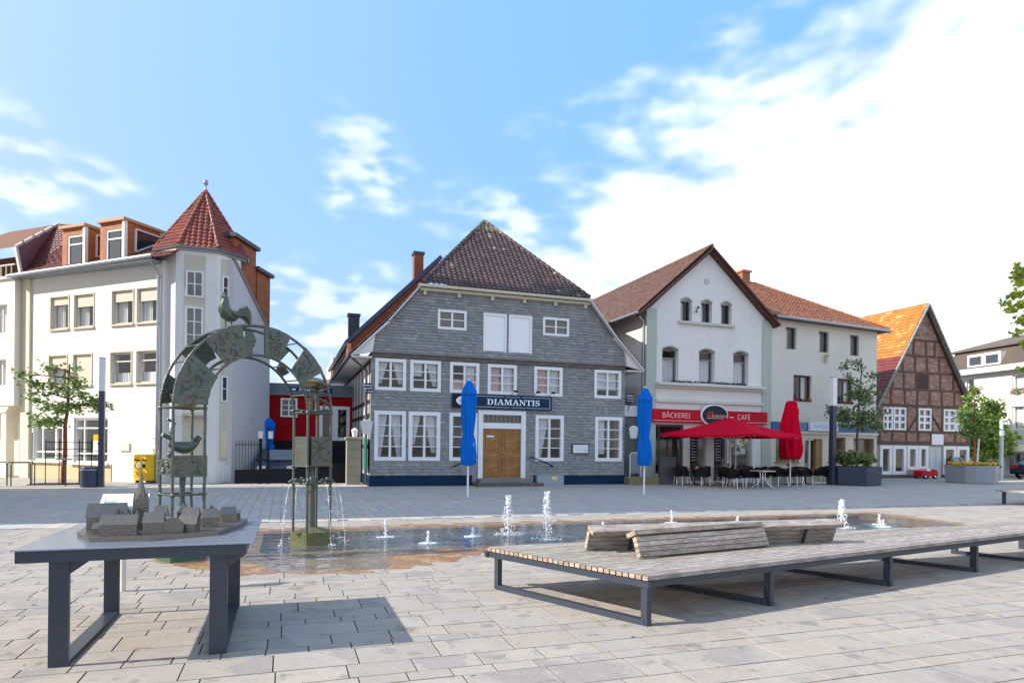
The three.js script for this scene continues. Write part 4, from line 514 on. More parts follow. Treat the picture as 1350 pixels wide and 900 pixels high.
// ================================================================ corner house with the tiled turret
{
  const H = thing('turret_house', 'cream three storey house with red tiled corner turret and orange clad dormers', 'house', [-4.89, 0, -29.71]);
  const F = { pos: [0, 0, 0], rot: -40 * D }, s2 = (a, b) => [-a, -b];
  const up = [[6.29, 5.18], [4.81, 3.65], [2.55, 1.37], [1.12, .03]].map(a => [-a[0], 6.5, -a[1], 7.88]), mid = [[6.36, 5.25], [4.83, 3.74], [2.6, 1.44], [1.12, .03]].map(a => [-a[0], 4.05, -a[1], 5.34]), gf = [[-7.35, .8, -5.5, 2.66], [-4.78, .75, -2.75, 2.65]];
  const w = new GB(); w.poly(rect(-8.0, 0, .25, 8.95), [...up, ...mid, ...gf].map(q => rect(...q)), -.35, 0); w.box(-8, 0, -8, -7.7, 8.95, -.35); w.box(-8, 0, -8.3, -3.6, 7, -8); w.build('wall', M([.86, .845, .82], .8, { map: tPlaster, bumpMap: tFine, bumpScale: .003 }), H, F);
  const fl = new GB(); fl.box(-7.6, 2.9, -7.9, -3.7, 3.1, -.4); fl.box(-7.6, 5.6, -7.9, -3.7, 5.8, -.4); fl.box(-3.7, 2.9, -3, .2, 3.1, -.4); fl.box(-3.7, 5.6, -3, .2, 5.8, -.4); fl.box(-7.6, 0, -3.2, .2, 8.8, -3); fl.build('interior', mat.interior, H, F);
  const pf2 = new GB(); pf2.box(-8.0, 0, 0, -2.5, .72, .03); pf2.build('plinth', M([.74, .58, .36], .8, { map: tPlaster }), H, F);
  const pil = new GB(); pil.box(-8.1, 0, -.2, -7.55, 8.9, .09); pil.build('pilaster', M([.80, .75, .60], .8, { map: tPlaster }), H, F);
  [...up, ...mid].forEach((q, i) => { const blind = [.22, .35, .33, .35, .42, 1, 0, 0][i]; win(H, F, ...q, { fw: .07, z0: -.2, z1: -.08, zg: -.14, cols: i === 0 || i === 1 ? [1] : [1], rows: i > 5 ? [.25, .75] : [1], mid: .05, mw: .05, m: M([.62, .60, .54], .5), curtain: i > 5 ? [[0, 1, 0, .35, 'n']] : [[0, .5, 0, 1, 'n']], glass: mat.glass }); const g = new GB(); g.box(q[0] - .06, q[1] - .07, -.1, q[2] + .06, q[1], .08); g.box(q[0] - .05, q[1], -.02, q[0], q[3] + .05, .025); g.box(q[2], q[1], -.02, q[2] + .05, q[3] + .05, .025); g.box(q[0], q[3], -.02, q[2], q[3] + .05, .025); g.build('window_surround', M([.60, .52, .38], .8), H, F); if (blind) { const b = new GB(), n = Math.round((q[3] - q[1]) * blind / .055); for (let k = 0; k < n; k++) b.slab(q[0] + .02, q[3] - .055 * (k + 1), -.10, q[2] - .02, q[3] - .055 * k - .004, -.065, 0); b.build('roller_shutter', mat.blind, H, F); } });
  gf.forEach((q, i) => { win(H, F, ...q, { fw: .08, z0: -.2, z1: -.06, zg: -.13, cols: [.24, .5, .26], rows: [.2, .62, .18], mid: .07, mw: .06, m: mat.whiteTrim, name: 'shop_window' }); const g = new GB(); g.slab(q[0] - .1, q[1] - .09, -.1, q[2] + .1, q[1], .14, .01); g.build('window_sill', M([.75, .72, .64], .7), H, F); });
  { const m = print(160, 220, (c, w, h) => { c.fillStyle = '#eceae4'; c.fillRect(0, 0, w, h); c.fillStyle = '#f0a818'; c.fillRect(0, 0, w, 74); c.fillStyle = '#3a3a3a'; c.beginPath(); c.arc(80, 104, 14, 0, 7); c.fill(); c.fillStyle = '#4a4a52'; c.fillRect(20, 190, 120, 12); c.fillStyle = '#888'; for (let i = 0; i < 3; i++) c.fillRect(30, 134 + i * 16, 100, 5); }); printed('poster', m, -3.75, 1.15, -3.2, 1.95, -.125, H, F); }
  { const g = new GB(); g.box(-2.0, 1.28, 0, -1.45, 1.6, .06); g.build('wall_box', M([.66, .62, .54], .6), H, F); }
  // eave, roof slope and the two dormers
  const ev = new GB(); ev.tube([V3(-8.3, 8.86, .55), V3(.3, 8.98, .55)], .085, 8); ev.box(-8.2, 8.8, -.1, .2, 8.88, .5); ev.tube([V3(.05, 8.9, .5), V3(.1, 8.6, .3), V3(.12, 8.3, .08), V3(.12, .05, .08)], .06, 8); ev.build('gutter', mat.zinc, H, F);
  const rd = new GB(); rd.quad(V3(-8.3, 8.9, .5), V3(1.2, 8.9, .5), V3(-.6, 11.5, -3.7), V3(-8.3, 11.5, -3.7)); rd.quad(V3(-8.3, 11.5, -3.7), V3(-1.2, 11.5, -3.7), V3(-3.5, 8.0, -8.4), V3(-8.3, 8.0, -8.4)); rd.build('roof_deck', mat.tileBack, H, F);
  const rt = new GB(); tilesOn(rt, [V3(-8.3, 8.9, .5), V3(1.2, 8.9, .5), V3(-.6, 11.5, -3.7), V3(-8.3, 11.5, -3.7)], .25, .22, () => vary([.30, .10, .06], .22), .03); stuff(rt.build('roof_tiles', mat.tile, H, F));
  for (const x of [-5.45, -3.15]) { const d = new GB(), x1 = x + 1.42; d.poly([[.22, 9.0], [-2.7, 10.55], [-2.55, 10.66], [.22, 10.72]], null, 0, 1); const g = new GB(); const zf = .12, zb = -2.9; g.poly(rect(x, 8.98, x1, 10.72), [rect(x + .34, 9.06, x1 - .12, 10.42)], zf - .12, zf); for (const k of [0, 1]) { const q = k ? x1 : x + .1; g.quad(V3(q, 8.98, zf - .1), V3(q, 10.75, zf - .1), V3(q, 10.72, zb), V3(q, 10.6, zb)); } const dm = g.build('dormer', mat.orange, H, F); const t = new GB(); t.box(x - .06, 10.72, zb, x1 + .08, 10.84, zf + .12); t.build('dormer_roof', M([.45, .24, .12], .6), dm); const wf = new GB(); wf.box(x + .34, 9.06, zf - .1, x + .42, 10.42, zf - .02); wf.box(x1 - .2, 9.06, zf - .1, x1 - .12, 10.42, zf - .02); wf.box(x + .42, 10.34, zf - .1, x1 - .2, 10.42, zf - .02); wf.box(x + .42, 9.06, zf - .1, x1 - .2, 9.14, zf - .02); wf.box(x + .42, 10.0, zf - .1, x1 - .2, 10.06, zf - .02); wf.build('window_frame', mat.whiteTrim, dm); const p = put('pane', paneGeo, mat.darkGlass, dm); p.position.set(x + .76, 9.74, zf - .06); p.scale.set(.7, 1.3, 1);
    const tri = new GB(), c0 = [[-.35, 9.55], [-.35, 10.5], [-1.9, 10.5]]; const P = ([z, y], o) => V3(x1 + o, y, z); tri.tri(P(c0[0], .012), P(c0[2], .012), P(c0[1], .012)); tri.build('pane', mat.darkGlass, dm); const tf = new GB(); for (let i = 0; i < 3; i++) tf.bar(P(c0[i], .015), P(c0[(i + 1) % 3], .015), .05, .12, V3(1, 0, 0)); tf.build('side_window_frame', mat.whiteTrim, dm); const cp = new GB(); cp.box(x1 - .1, 8.98, zf - .1, x1 + .03, 10.72, zf + .05); cp.build('corner_post', M([.8, .78, .72], .6), dm); }
  // the turret
  const T = [[-5.0, -32.4], [-5.0, -30.1], [-4.2, -29.3], [-2.67, -29.3], [-1.85, -30.1], [-1.85, -32.4]].map(p => [p[0] + 4.89, p[1] + 29.71]);
  const tw = new GB(); tw.flat(T, 0, 9.42); tw.build('turret_wall', mat.plasterW, H);
  const c = [1.53, -1.2], ring = (r) => Array.from({ length: 8 }, (_, i) => { const a = (i + .5) * Math.PI / 4; return [c[0] + r * Math.cos(a), c[1] - r * Math.sin(a)]; });
  const te = new GB(); te.flat(ring(1.86), 9.36, 9.46); te.build('turret_eave', M([.30, .31, .33], .6), H); const tg = new GB(); const rg = ring(1.9).map(q => V3(q[0], 9.5, q[1])); rg.push(rg[0].clone()); for (let i = 0; i < 8; i++) tg.tube([rg[i], rg[i + 1]], .07, 6); tg.build('turret_gutter', mat.zinc, H);
  const tr = new GB(), ap = V3(c[0] + .05, 12.35, c[1]), r2 = ring(1.92).map(q => V3(q[0], 9.5, q[1])); for (let i = 0; i < 8; i++) tilesOn(tr, [r2[i], r2[(i + 1) % 8], ap], .21, .205, () => vary(rnd() < .15 ? [.24, .085, .05] : [.36, .07, .035], .2), .05); for (let i = 0; i < 8; i++) for (let k = 0; k < 14; k++) { const a = r2[i].clone().lerp(ap, k / 14), b = r2[i].clone().lerp(ap, (k + 1.1) / 14); a.y += .06; b.y += .045; tr.col(vary([.38, .085, .04], .15)); tr.tube([a, b], .085, 6, .07); } stuff(tr.build('turret_tiles', mat.tile, H));
  const tb = new GB(); for (let i = 0; i < 8; i++) tb.tri(r2[i], r2[(i + 1) % 8], ap); tb.build('turret_deck', mat.tileBack, H);
  const fi = new GB(); fi.lathe([[.06, 12.25], [.05, 12.5], [.03, 12.6], [.1, 12.68], [.11, 12.76], [.07, 12.85], [0, 12.88]], 10, ap.x, ap.z); fi.build('finial', mat.zinc, H);
  const ct = M([.68, .63, .52], .8, { map: tPlaster }), tp = new GB(); tp.box(1.0, .3, .405, 1.78, 9.2, .425); tp.build('turret_panel', ct, H);
  for (const [y0, y1, n] of [[7.5, 8.55, 2], [5.4, 7.1, 3], [3.3, 4.6, 2]]) { const g = new GB(); win(H, { pos: [0, 0, .43] }, 1.07, y0, 1.71, y1, { fw: .06, z0: 0, z1: .05, zg: .02, cols: even(2), rows: even(n), mw: .035, mid: .045, glass: mat.darkGlass }); }
  const FR = { pos: [-2.67 + 4.89, 0, .41], rot: 45 * D }, rp = new GB(); rp.box(.16, 0.9, -.02, .82, 9.2, .02); rp.build('turret_panel', ct, H, FR);
  for (const [y0, y1, n] of [[7.55, 8.5, 2], [3.35, 4.4, 2]]) win(H, FR, .22, y0, .76, y1, { fw: .05, z0: .02, z1: .06, zg: .035, cols: even(2), rows: even(n), mw: .03, mid: .04, glass: mat.darkGlass });
  const dp = new GB(); dp.box(.24, 1.05, .02, .76, 2.15, .05); dp.build('blind_panel', M([.70, .60, .42], .8), H, FR); const ut = new GB(); ut.box(.3, .05, .02, .62, .75, .12); ut.build('utility_box', M([.72, .72, .70], .6), H, FR);
  const lp = new GB(); lp.box(1.0, 2.72, .42, 1.85, 2.82, .95); lp.build('door_canopy', M([.55, .53, .48], .7), H);
  // shaded gable flank behind the turret with the two rear dormers clad in orange boards
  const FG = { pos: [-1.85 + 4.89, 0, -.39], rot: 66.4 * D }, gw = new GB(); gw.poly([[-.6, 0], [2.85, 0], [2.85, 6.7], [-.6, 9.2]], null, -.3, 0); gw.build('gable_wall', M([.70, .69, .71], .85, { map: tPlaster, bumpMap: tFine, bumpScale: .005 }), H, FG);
  const gv = new GB(); gv.bar(V3(2.95, 6.72, 0), V3(-.6, 9.28, 0), .14, .1, V3(0, 0, 1)); gv.build('gable_verge', M([.22, .2, .19], .7), H, FG);
  for (const [x0, x1, y0, y1] of [[-.3, 1.62, 7.4, 10.25], [1.75, 3.05, 6.6, 9.4]]) { const g = new GB(); g.box(x0, y0, -3.2, x1, y1, -.12); const q = g.build('rear_dormer', M([.52, .15, .045], .7, { map: tWood }), H, FG); const t = new GB(); t.box(x0 - .15, y1, -3.3, x1 + .15, y1 + .16, .02); t.build('dormer_roof', M([.05, .055, .06], .6), q); }
  { const g = new GB(); g.box(-.2, 10.26, -2.5, 1.2, 10.5, -.3); g.build('roof_plant', M([.10, .10, .11], .6), H, FG); }
}
// ================================================================ stepped-out neighbour house at the left edge
{
  const H = thing('bay_house', 'cream house with stepped out upper bay and dark red mansard roof', 'house', [-4.89, 0, -29.71]), F = { pos: [0, 0, 0], rot: -40 * D };
  const ws = [[-9.7, 6.4, -8.62, 7.7], [-9.65, 4.05, -8.65, 5.25], [-12, 6.4, -10.9, 7.7], [-12, 4.05, -10.9, 5.25]], w = new GB(); w.poly(rect(-15, 3.2, -8.12, 8.8), ws.map(q => rect(...q)), -.2, .35); w.box(-15, 3.2, -7, -8.13, 3.35, -.2); w.build('bay_wall', M([.86, .83, .77], .8, { map: tPlaster }), H, F);
  for (const q of ws) win(H, F, ...q, { fw: .08, z0: .1, z1: .22, zg: .16, cols: even(2), rows: [1], m: M([.62, .6, .54], .5), curtain: [[0, 1, 0, 1, 'n']] });
  const g = new GB(); g.poly(rect(-15, 0, -8.12, 3.2), [rect(-8.75, .85, -8.2, 2.6), rect(-9.9, .05, -9.0, 2.5)], -1.3, -1.0); g.build('ground_floor_wall', mat.cream, H, F); win(H, { pos: [.643, 0, -.766], rot: -40 * D }, -8.75, .85, -8.2, 2.6, { cols: [1], rows: [.2, .6, .2], name: 'shop_window' }); win(H, { pos: [.643, 0, -.766], rot: -40 * D }, -9.9, .05, -9.0, 2.5, { cols: [1], rows: [1], name: 'entrance_door' });
  for (const x of [-8.95, -10.2]) { const c = new GB(); c.box(x - .17, 0, -.1, x + .17, 2.9, .25); c.poly([[x - .17, 2.9], [x + .17, 2.9], [x + .45, 3.2], [x - .45, 3.2]], null, -.1, .3); c.build('column', M([.80, .74, .58], .8), H, F); }
  const b = new GB(); b.box(-15, 8.8, .0, -8.1, 8.92, .45); for (let x = -15; x < -8.2; x += .35) b.box(x, 8.92, .35, x + .03, 9.4, .38); b.box(-15, 9.4, .34, -8.1, 9.45, .4); b.build('balcony_rail', M([.6, .58, .52], .6), H, F);
  const dk = () => vary([.20, .035, .03], .2), rt = new GB(), pts = [V3(-7.71, 8.9, .35), V3(-6.55, 9.85, -.95), V3(-8.2, 12.1, -3), V3(-10.3, 12.5, -3), V3(-8.1, 10.2, .35)];
  tilesOn(rt, [pts[0], pts[1], pts[2]], .25, .21, dk, .03); tilesOn(rt, [pts[0], pts[2], pts[3]], .25, .21, dk, .03); tilesOn(rt, [pts[0], pts[3], pts[4]], .25, .21, dk, .03); stuff(rt.build('roof_tiles', mat.tile, H, F));
  const rd = new GB(); for (const q of [[0, 1, 2], [0, 2, 3], [0, 3, 4]]) rd.tri(...q.map(i => pts[i].clone().add(V3(-.02, -.03, -.02)))); rd.quad(pts[4], pts[3], V3(-14, 12.5, -3), V3(-15, 10.2, .3)); rd.quad(pts[3], pts[2], V3(-11, 11.6, -8), V3(-14, 12.5, -3)); rd.quad(V3(-15, 8.9, -1.2), V3(-8.3, 8.9, -1.2), V3(-8.5, 10.4, -1.2), V3(-15, 10.4, -1.2)); rd.build('roof_deck', mat.tileBack, H, F);
  const vb = new GB(); vb.bar(pts[0], pts[4], .1, .14); vb.bar(pts[4], pts[3], .1, .12); vb.build('verge_board', M([.55, .5, .45], .7), H, F);
}
// ================================================================ red annex in the yard, and the pale block behind it
{
  const H = thing('red_annex', 'low dark red annex with slate grey fascia, white window and double door', 'annex', [1.2, 0, -34]), L = -2.3, R = 2.6, q = [-1.42, 2.95, -.65, 3.87], d = [.39, 1.83, 1.86, 3.54];
  const w = new GB(); w.poly(rect(L, 1.8, R, 4.0), [rect(...q), rect(...d)], -.3, 0); w.build('wall', mat.redPaint, H); const b = new GB(); b.box(L, 0, -.3, R, 1.8, .02); b.box(L, 1.8, -5, R, 4, -4.8); b.box(L, 1.75, -5, R, 1.79, -.3); b.build('lower_wall', mat.black, H); const f = new GB(); f.box(L, 4.0, -5, R, 4.58, .15); f.build('fascia', M([.15, .17, .21], .6), H);
  win(H, null, ...q, { z1: .04, cols: even(2), rows: even(3) }); win(H, null, d[0], d[1], (d[0] + d[2]) / 2, d[3], { fw: .16, z1: .04, cols: [1], rows: [1], name: 'door' }); win(H, null, (d[0] + d[2]) / 2 + .004, d[1], d[2], d[3], { fw: .16, z1: .04, cols: [1], rows: [1], name: 'door' });
  const m = print(768, 120, (c, w, h) => { c.fillStyle = '#173049'; c.fillRect(0, 0, w, h); c.strokeStyle = '#9db4c6'; c.lineWidth = 6; c.strokeRect(8, 8, w - 16, h - 16); c.fillStyle = '#eef2f5'; c.beginPath(); c.ellipse(110, 52, 38, 20, 0, 0, 7); c.fill(); c.font = 'bold 66px serif'; c.fillText('DIAMANTIS', 190, 76); c.fillStyle = '#b8c6d2'; c.fillRect(80, 94, 560, 6); }); printed('sign', m, -1.13, 4.1, 1.04, 4.45, .17, H);
  const P = thing('flat_roofed_block', 'pale stepped flat roofed block seen behind the red annex', 'building', [4.3, 0, -52]); const g = new GB(); g.box(-1.7, 0, -8, 1.4, 6.6, 0); g.box(-.9, 6.6, -8, 1.4, 8.3, -.4); g.build('wall', M([.78, .76, .72], .8, { map: tPlaster }), P); for (let i = 0; i < 3; i++) { const b = new GB(); b.box(-.8 - (i ? 0 : .8), 5.6 + i * .85, i ? -.4 : 0, 1.3, 5.9 + i * .85, i ? -.34 : .06); b.build('window_band', mat.darkGlass, P); }
}
// ================================================================ the church beside the square, left of the view, that shades the street
{
  const H = thing('church_tower', 'tall sandstone church tower beyond the left edge of the square', 'church', [-19, 0, -21.9]); const w = new GB(); w.box(-7, 0, -5.35, 7, 33, 5.35); w.build('tower_wall', M([.42, .37, .30], .9, { map: tStone }), H); const s = new GB(); for (const y of [9, 18, 27]) s.slab(-7.2, y, -5.5, 7.2, y + .35, 5.5, .05); s.build('string_course', mat.stone, H);
  const r = new GB(); r.lathe([[9, 33], [0, 46]], 4, 0, 0, null, false); const rm = r.build('spire', M([.12, .2, .17], .6), H); rm.rotation.y = Math.PI / 4;
}

// ================================================================ bronze arch fountain
{
  const H = thing('arch_fountain', 'greenish bronze arch of four bent tubes and relief plates on two cage pillars', 'fountain', [-.47, 0, -10.9], 31.3 * D), c = 1.055, a = .22, b = .2, y0 = 2.15, P = (x, y, z) => V3(x, y, z);
  for (const z of [-b, b]) for (const r of [c + a, c - a]) { const g = new GB(), p = [P(-r, .02, z)]; for (let i = 0; i <= 4; i++) p.push(P(-r + .003 * Math.sin(i * 3 + r * 9), .5 + i * (y0 - .5) / 4, z)); for (let i = 1; i < 32; i++) { const t = Math.PI * (1 - i / 32); p.push(P(r * Math.cos(t), y0 + r * Math.sin(t), z)); } for (let i = 4; i >= 0; i--) p.push(P(r, .5 + i * (y0 - .5) / 4, z)); p.push(P(r, .02, z)); g.tube(p, .022, 8); g.build('arch_tube', mat.bronze, H); }
  const plate = (t0, t1, z, n, r0 = c - a + .01, r1 = c + a - .01, tw = 0) => { const g = new GB(), q = (t, r) => [r * Math.cos(t * D), y0 + r * Math.sin(t * D)], n2 = 6, pts = []; for (let i = 0; i <= n2; i++) pts.push(q(t0 + (t1 - t0) * i / n2, r1 + rr(-.006, .006))); for (let i = n2; i >= 0; i--) pts.push(q(t0 + 2 + (t1 - t0 - 4) * i / n2, r0 + rr(-.006, .006))); g.poly(pts, null, z - .01, z + .012); for (let k = 0; k < n; k++) { const t = rr(t0 + 4, t1 - 4), r = rr(r0 + .06, r1 - .06), [x, y] = q(t, r), t2 = t + rr(-6, 6), [x2, y2] = q(t2, clamp(r + rr(-.12, .12), r0 + .04, r1 - .04)); g.tube([P(x, y, z + .012), P((x + x2) / 2 + rr(-.03, .03), (y + y2) / 2, z + .016), P(x2, y2, z + .012)], rr(.006, .014), 5); } g.build('relief_plate', mat.bronze, H); };
  plate(144, 179, b + .012, 26, c - a - .03, c + a + .02); plate(104, 132, b + .012, 22, c - a - .02, c + a + .02); plate(67, 88, b + .012, 24, c - a, c + a + .02); plate(32, 54, b + .012, 22, c - a - .02, c + a + .02);
  plate(120, 142, -b - .012, 12, c - .14); plate(158, 178, -b - .012, 10, c + .02); plate(90, 104, -b - .012, 8, c - .1); plate(54, 68, -b - .012, 10, c - .05); plate(42, 56, -b - .012, 8, c - a, c - .05);
  for (const t of [20, 38, 60, 96, 118, 136, 150]) { const g = new GB(), q = (r, z) => P(r * Math.cos(t * D), y0 + r * Math.sin(t * D), z); g.tube([q(c + a, -b), q(c + a, b)], .012, 6); g.tube([q(c - a, -b), q(c - a, b)], .012, 6); g.build('cross_rod', mat.bronze, H); }
  // little house hung in the crown of the arch
  { const g = new GB(), hz = .05; g.m = new THREE.Matrix4().makeTranslation(-.14, 3.12, hz); g.box(-.09, 0, -.08, .09, .07, .08); g.poly([[-.11, .07], [.11, .07], [.05, .22], [-.05, .22]], null, -.09, .09); g.box(-.1, -.14, -.07, .06, 0, .07); g.build('model_house', mat.bronze, H); }
  // cage pillars: rails, panels, central pipe, plinth
  for (const s of [-1, 1]) {
    const x = s * c; const r = (y, t = .016, name = 'cage_rail') => { const g = new GB(), q = [P(x - a, y, -b), P(x + a, y, -b), P(x + a, y, b), P(x - a, y, b), P(x - a, y, -b)]; for (let i = 0; i < 4; i++) g.tube([q[i], q[i + 1]], t, 6); for (const e of q.slice(0, 4)) g.ball(e.x, y, e.z, .035); g.build(name, mat.bronze, H); };
    if (s < 0) { r(.92); r(2.14);
      for (const [z, y1, y2] of [[b + .02, 1.17, 1.47]]) { const g = new GB(); g.slab(x - a - .03, y1, z - .02, x + a + .02, y2, z + .02, 0); for (let k = 0; k < 26; k++) { const u = rr(x - a, x + a), v = rr(y1 + .03, y2 - .03); g.tube([P(u, v, z + .02), P(u + rr(-.05, .05), v + rr(-.04, .04), z + .024)], rr(.006, .012), 5); } g.build('relief_panel', mat.bronze, H); }
      { const g = new GB(); g.slab(x - a - .03, 1.2, -b, x - a + .01, 1.42, b, 0); for (let k = 0; k < 14; k++) g.ball(x - a - .03, rr(1.22, 1.4), rr(-b, b), rr(.015, .035)); g.ball(x - a - .02, 1.48, b - .03, .05); g.build('side_relief', mat.bronze, H); }
      { const g = new GB(); g.tube([P(x, .2, 0), P(x, 1.0, 0), P(x, 1.2, .02)], .028, 8, .05); g.tube([P(x + .1, .92, .05), P(x + .12, .6, .08), P(x + .06, .3, .02)], .014, 6); g.tube([P(x - .02, .92, .0), P(x + .16, .5, .02)], .012, 6); g.build('water_pipe', mat.bronze, H); }
      { const g = new GB(), pr = []; for (let i = 0; i <= 10; i++) { const t = i / 10, u = x - .2 + .42 * t; pr.push(P(u, 1.58 + .16 * (2 * t - 1) ** 2 * (t > .5 ? .7 : .35), .02)); } g.tube(pr, t => .015 + .075 * Math.sin(Math.PI * clamp(t * .9 + .05)), 8); g.tube([P(x - .14, 1.6, .02), P(x - .17, 1.78, .03), P(x - .12, 1.92, .0), P(x - .22, 1.98, .02)], .035, 8, .02); g.tube([P(x - .3, 1.76, .05), P(x - .16, 1.70, .03)], .03, 6); g.tube([P(x + .05, 1.6, .03), P(x + .2, 1.74, .05), P(x + .24, 1.7, .05)], .03, 6, .02); g.build('boat_figure', mat.bronze, H); }
      { const g = new GB(); g.lathe([[0, 2.14], [.1, 2.16], [.19, 2.24], [.22, 2.33], [.2, 2.33], [.1, 2.2], [0, 2.18]], 14, x + .05, 0); g.build('bowl', mat.gold, H); }
    } else { r(1.0, .02); r(1.28, .012); r(2.16, .02);
      for (const q of [0, 1]) { const g = new GB(), y1 = 1.29, y2 = 1.77; if (q) { g.slab(x - a - .01, y1, -b + .03, x - a + .02, y2, b - .02, 0); } else { g.slab(x - a + .05, y1, b, x + a + .0, y2, b + .035, 0); for (let k = 0; k < 46; k++) { const u = rr(x - a + .07, x + a - .03), v = rr(y1 + .03, y2 - .03); g.tube([P(u, v, b + .035), P(u + rr(-.05, .05), v + rr(-.06, .06), b + .04)], rr(.006, .013), 5); } } g.build('relief_panel', mat.bronze, H); }
      { const g = new GB(); g.lathe([[.055, .25], [.05, .95], [.07, 1.0], [.07, 1.04], [.04, 1.1], [.015, 1.35], [0, 1.36]], 12, x, 0); g.build('water_pipe', mat.bronze, H); }
      { const g = new GB(); for (let k = 0; k < 26; k++) { const an = rr(0, 6.3), rd = rr(.16, .34); g.ball(x + rd * Math.cos(an), 2.19 + rr(-.01, .02), rd * Math.sin(an), rr(.02, .05), .6, 6); } for (const [u, v] of [[-.08, .05], [.12, -.04]]) { g.tube([P(x + u, 2.18, v), P(x + u * .9, 2.36, v), P(x + u * .7, 2.5, v + .02)], .045, 8, .03); g.ball(x + u * .7, 2.55, v + .02, .05); g.tube([P(x + u * .8, 2.44, v), P(x + u * 2.6, 2.3, v + .1)], .02, 6); } g.tube([P(x + .2, 2.2, 0), P(x + .24, 2.4, 0), P(x + .36, 2.2, .03)], .018, 6); g.build('platform_figures', mat.bronze, H); }
      { const g = new GB(); g.m = new THREE.Matrix4().makeTranslation(x + .02, 2.66, .02).multiply(new THREE.Matrix4().makeRotationZ(-.25)); g.lathe([[0, .1], [.12, .07], [.25, -.02], [.24, -.04], [.1, .0], [0, .02]], 16, 0, 0, t => 1 + .12 * Math.sin(3 * t)); g.build('canopy_figure', mat.gold, H); }
      for (let k = 0; k < 8; k++) { const an = k * Math.PI / 4, g = new GB(), d = V3(Math.cos(an), 0, Math.sin(an)); g.tube([P(x, 1.03, 0).addScaledVector(d, .2), P(x, 1.05, 0).addScaledVector(d, .33), P(x, 1.01, 0).addScaledVector(d, .38)], .02, 6, .014); g.ball(x + d.x * .3, 1.06, d.z * .3, .035); g.build('spout', mat.bronze, H); }
    }
    const pb = new GB(); pb.slab(x - a - .03, -.05, -b - .03, x + a + .03, .2, b + .03, .01); if (s > 0) pb.lathe([[.36, .2], [.0, .30]], 4, x, 0, null, false); pb.build('plinth', s > 0 ? M([.42, .36, .18], .45, { map: tMetal, metalness: .5 }) : M([.16, .34, .27], .5, { map: tMetal, metalness: .4 }), H);
  }
  // falling water
  const R = H.localToWorld(V3(c, 0, 0)); H.updateMatrixWorld(true); const Rw = V3(c, 0, 0).applyMatrix4(H.matrixWorld);
  for (let k = 0; k < 8; k++) { if (k % 2 && k !== 1) continue; const an = k * Math.PI / 4, g = new GB(), d = V3(Math.cos(an), 0, Math.sin(an)), p = []; for (let i = 0; i <= 10; i++) { const t = i / 10; p.push(V3(0, 1.0 - .99 * t * t, 0).addScaledVector(d, .39 + .16 * t)); } g.tube(p, t => .004 + .003 * Math.sin(t * 40), 5, null, false); for (let i = 0; i < 14; i++) { const t = rr(.45, 1); g.ball(d.x * (.39 + .17 * t) + rr(-.03, .03), 1 - .99 * t * t, d.z * (.39 + .17 * t) + rr(-.03, .03), rr(.003, .008), 1.6, 5); } for (let i = 0; i < 10; i++) g.ball(d.x * .55 + rr(-.06, .06), rr(.005, .05), d.z * .55 + rr(-.06, .06), rr(.004, .012), .8, 5); const m = g.build('water_stream', mat.foam); m.position.set(Rw.x, .006, Rw.z); m.rotation.y = 31.3 * D; tag(m, 'thin stream of water falling from a bronze spout of the arch fountain', 'water stream', 'streams falling from the spout ring'); }
  // the rooster standing on the arch
  { const lx = -.42, ly = y0 + Math.sqrt((c + a) ** 2 - lx * lx) + .02, w = V3(lx, ly, b * .2).applyMatrix4(H.matrixWorld), q = thing('bronze_rooster', 'verdigris bronze rooster with upright neck standing on top of the arch', 'rooster', [w.x, ly, w.z], 31.3 * D); q.scale.setScalar(.86);
    const g = new GB(); g.tube([P(.16, .20, 0), P(.10, .19, 0), P(.03, .19, 0), P(-.045, .23, 0), P(-.085, .30, 0), P(-.08, .38, 0), P(-.065, .45, 0), P(-.06, .50, 0), P(-.08, .53, 0)], t => [.03, .08, .11, .12, .105, .078, .055, .045, .025][Math.min(8, Math.round(t * 8))], 12); g.ball(-.07, .515, 0, .042); for (const q of [-1, 1]) g.tube([P(-.02, .26, q * .09), P(.05, .22, q * .11), P(.13, .19, q * .07)], t => .05 * Math.sin(Math.PI * clamp(.2 + .7 * t)), 8); g.build('body', mat.bronze, q);
    const cb = new GB(); for (let i = 0; i < 4; i++) cb.tube([P(-.1 + i * .022, .53, 0), P(-.105 + i * .026, .60 - Math.abs(i - 1.5) * .012, 0)], .012, 5, .006); cb.build('comb', mat.bronze, q); const bk = new GB(); bk.tube([P(-.11, .51, 0), P(-.16, .495, 0)], .018, 6, .002); bk.tube([P(-.1, .48, 0), P(-.11, .43, 0)], .012, 5, .018); bk.build('beak', mat.bronze, q);
    const tl = new GB(); for (let i = 0; i < 15; i++) { const e = ((i % 5) - 2) * .03, k = Math.floor(i / 5); tl.tube([P(.10, .20, e * .4), P(.17, .22 + .05 * (2 - k), e * .8), P(.25 + .02 * (2 - k), .24 + .06 * (2 - k), e), P(.33, .20 + .05 * (2 - k), e), P(.36, .12 + .04 * (2 - k), e), P(.34, .05 + .03 * (2 - k), e)], t => .042 * Math.sin(Math.PI * clamp(.2 + t * .8)) + .004, 6); } tl.build('tail', mat.bronze, q);
    const lg = s => { const l = new GB(); l.tube([P(.0 + s * .03, .18, s * .04), P(-.01 + s * .03, .1, s * .045), P(s * .03, 0, s * .045)], .018, 6, .012); for (const k of [-1, 0, 1]) l.tube([P(s * .03, .01, s * .045), P(s * .03 - .06, .0, s * .045 + k * .03)], .01, 5, .004); l.build('leg', mat.bronze, q); }; lg(1); lg(-1); }
}
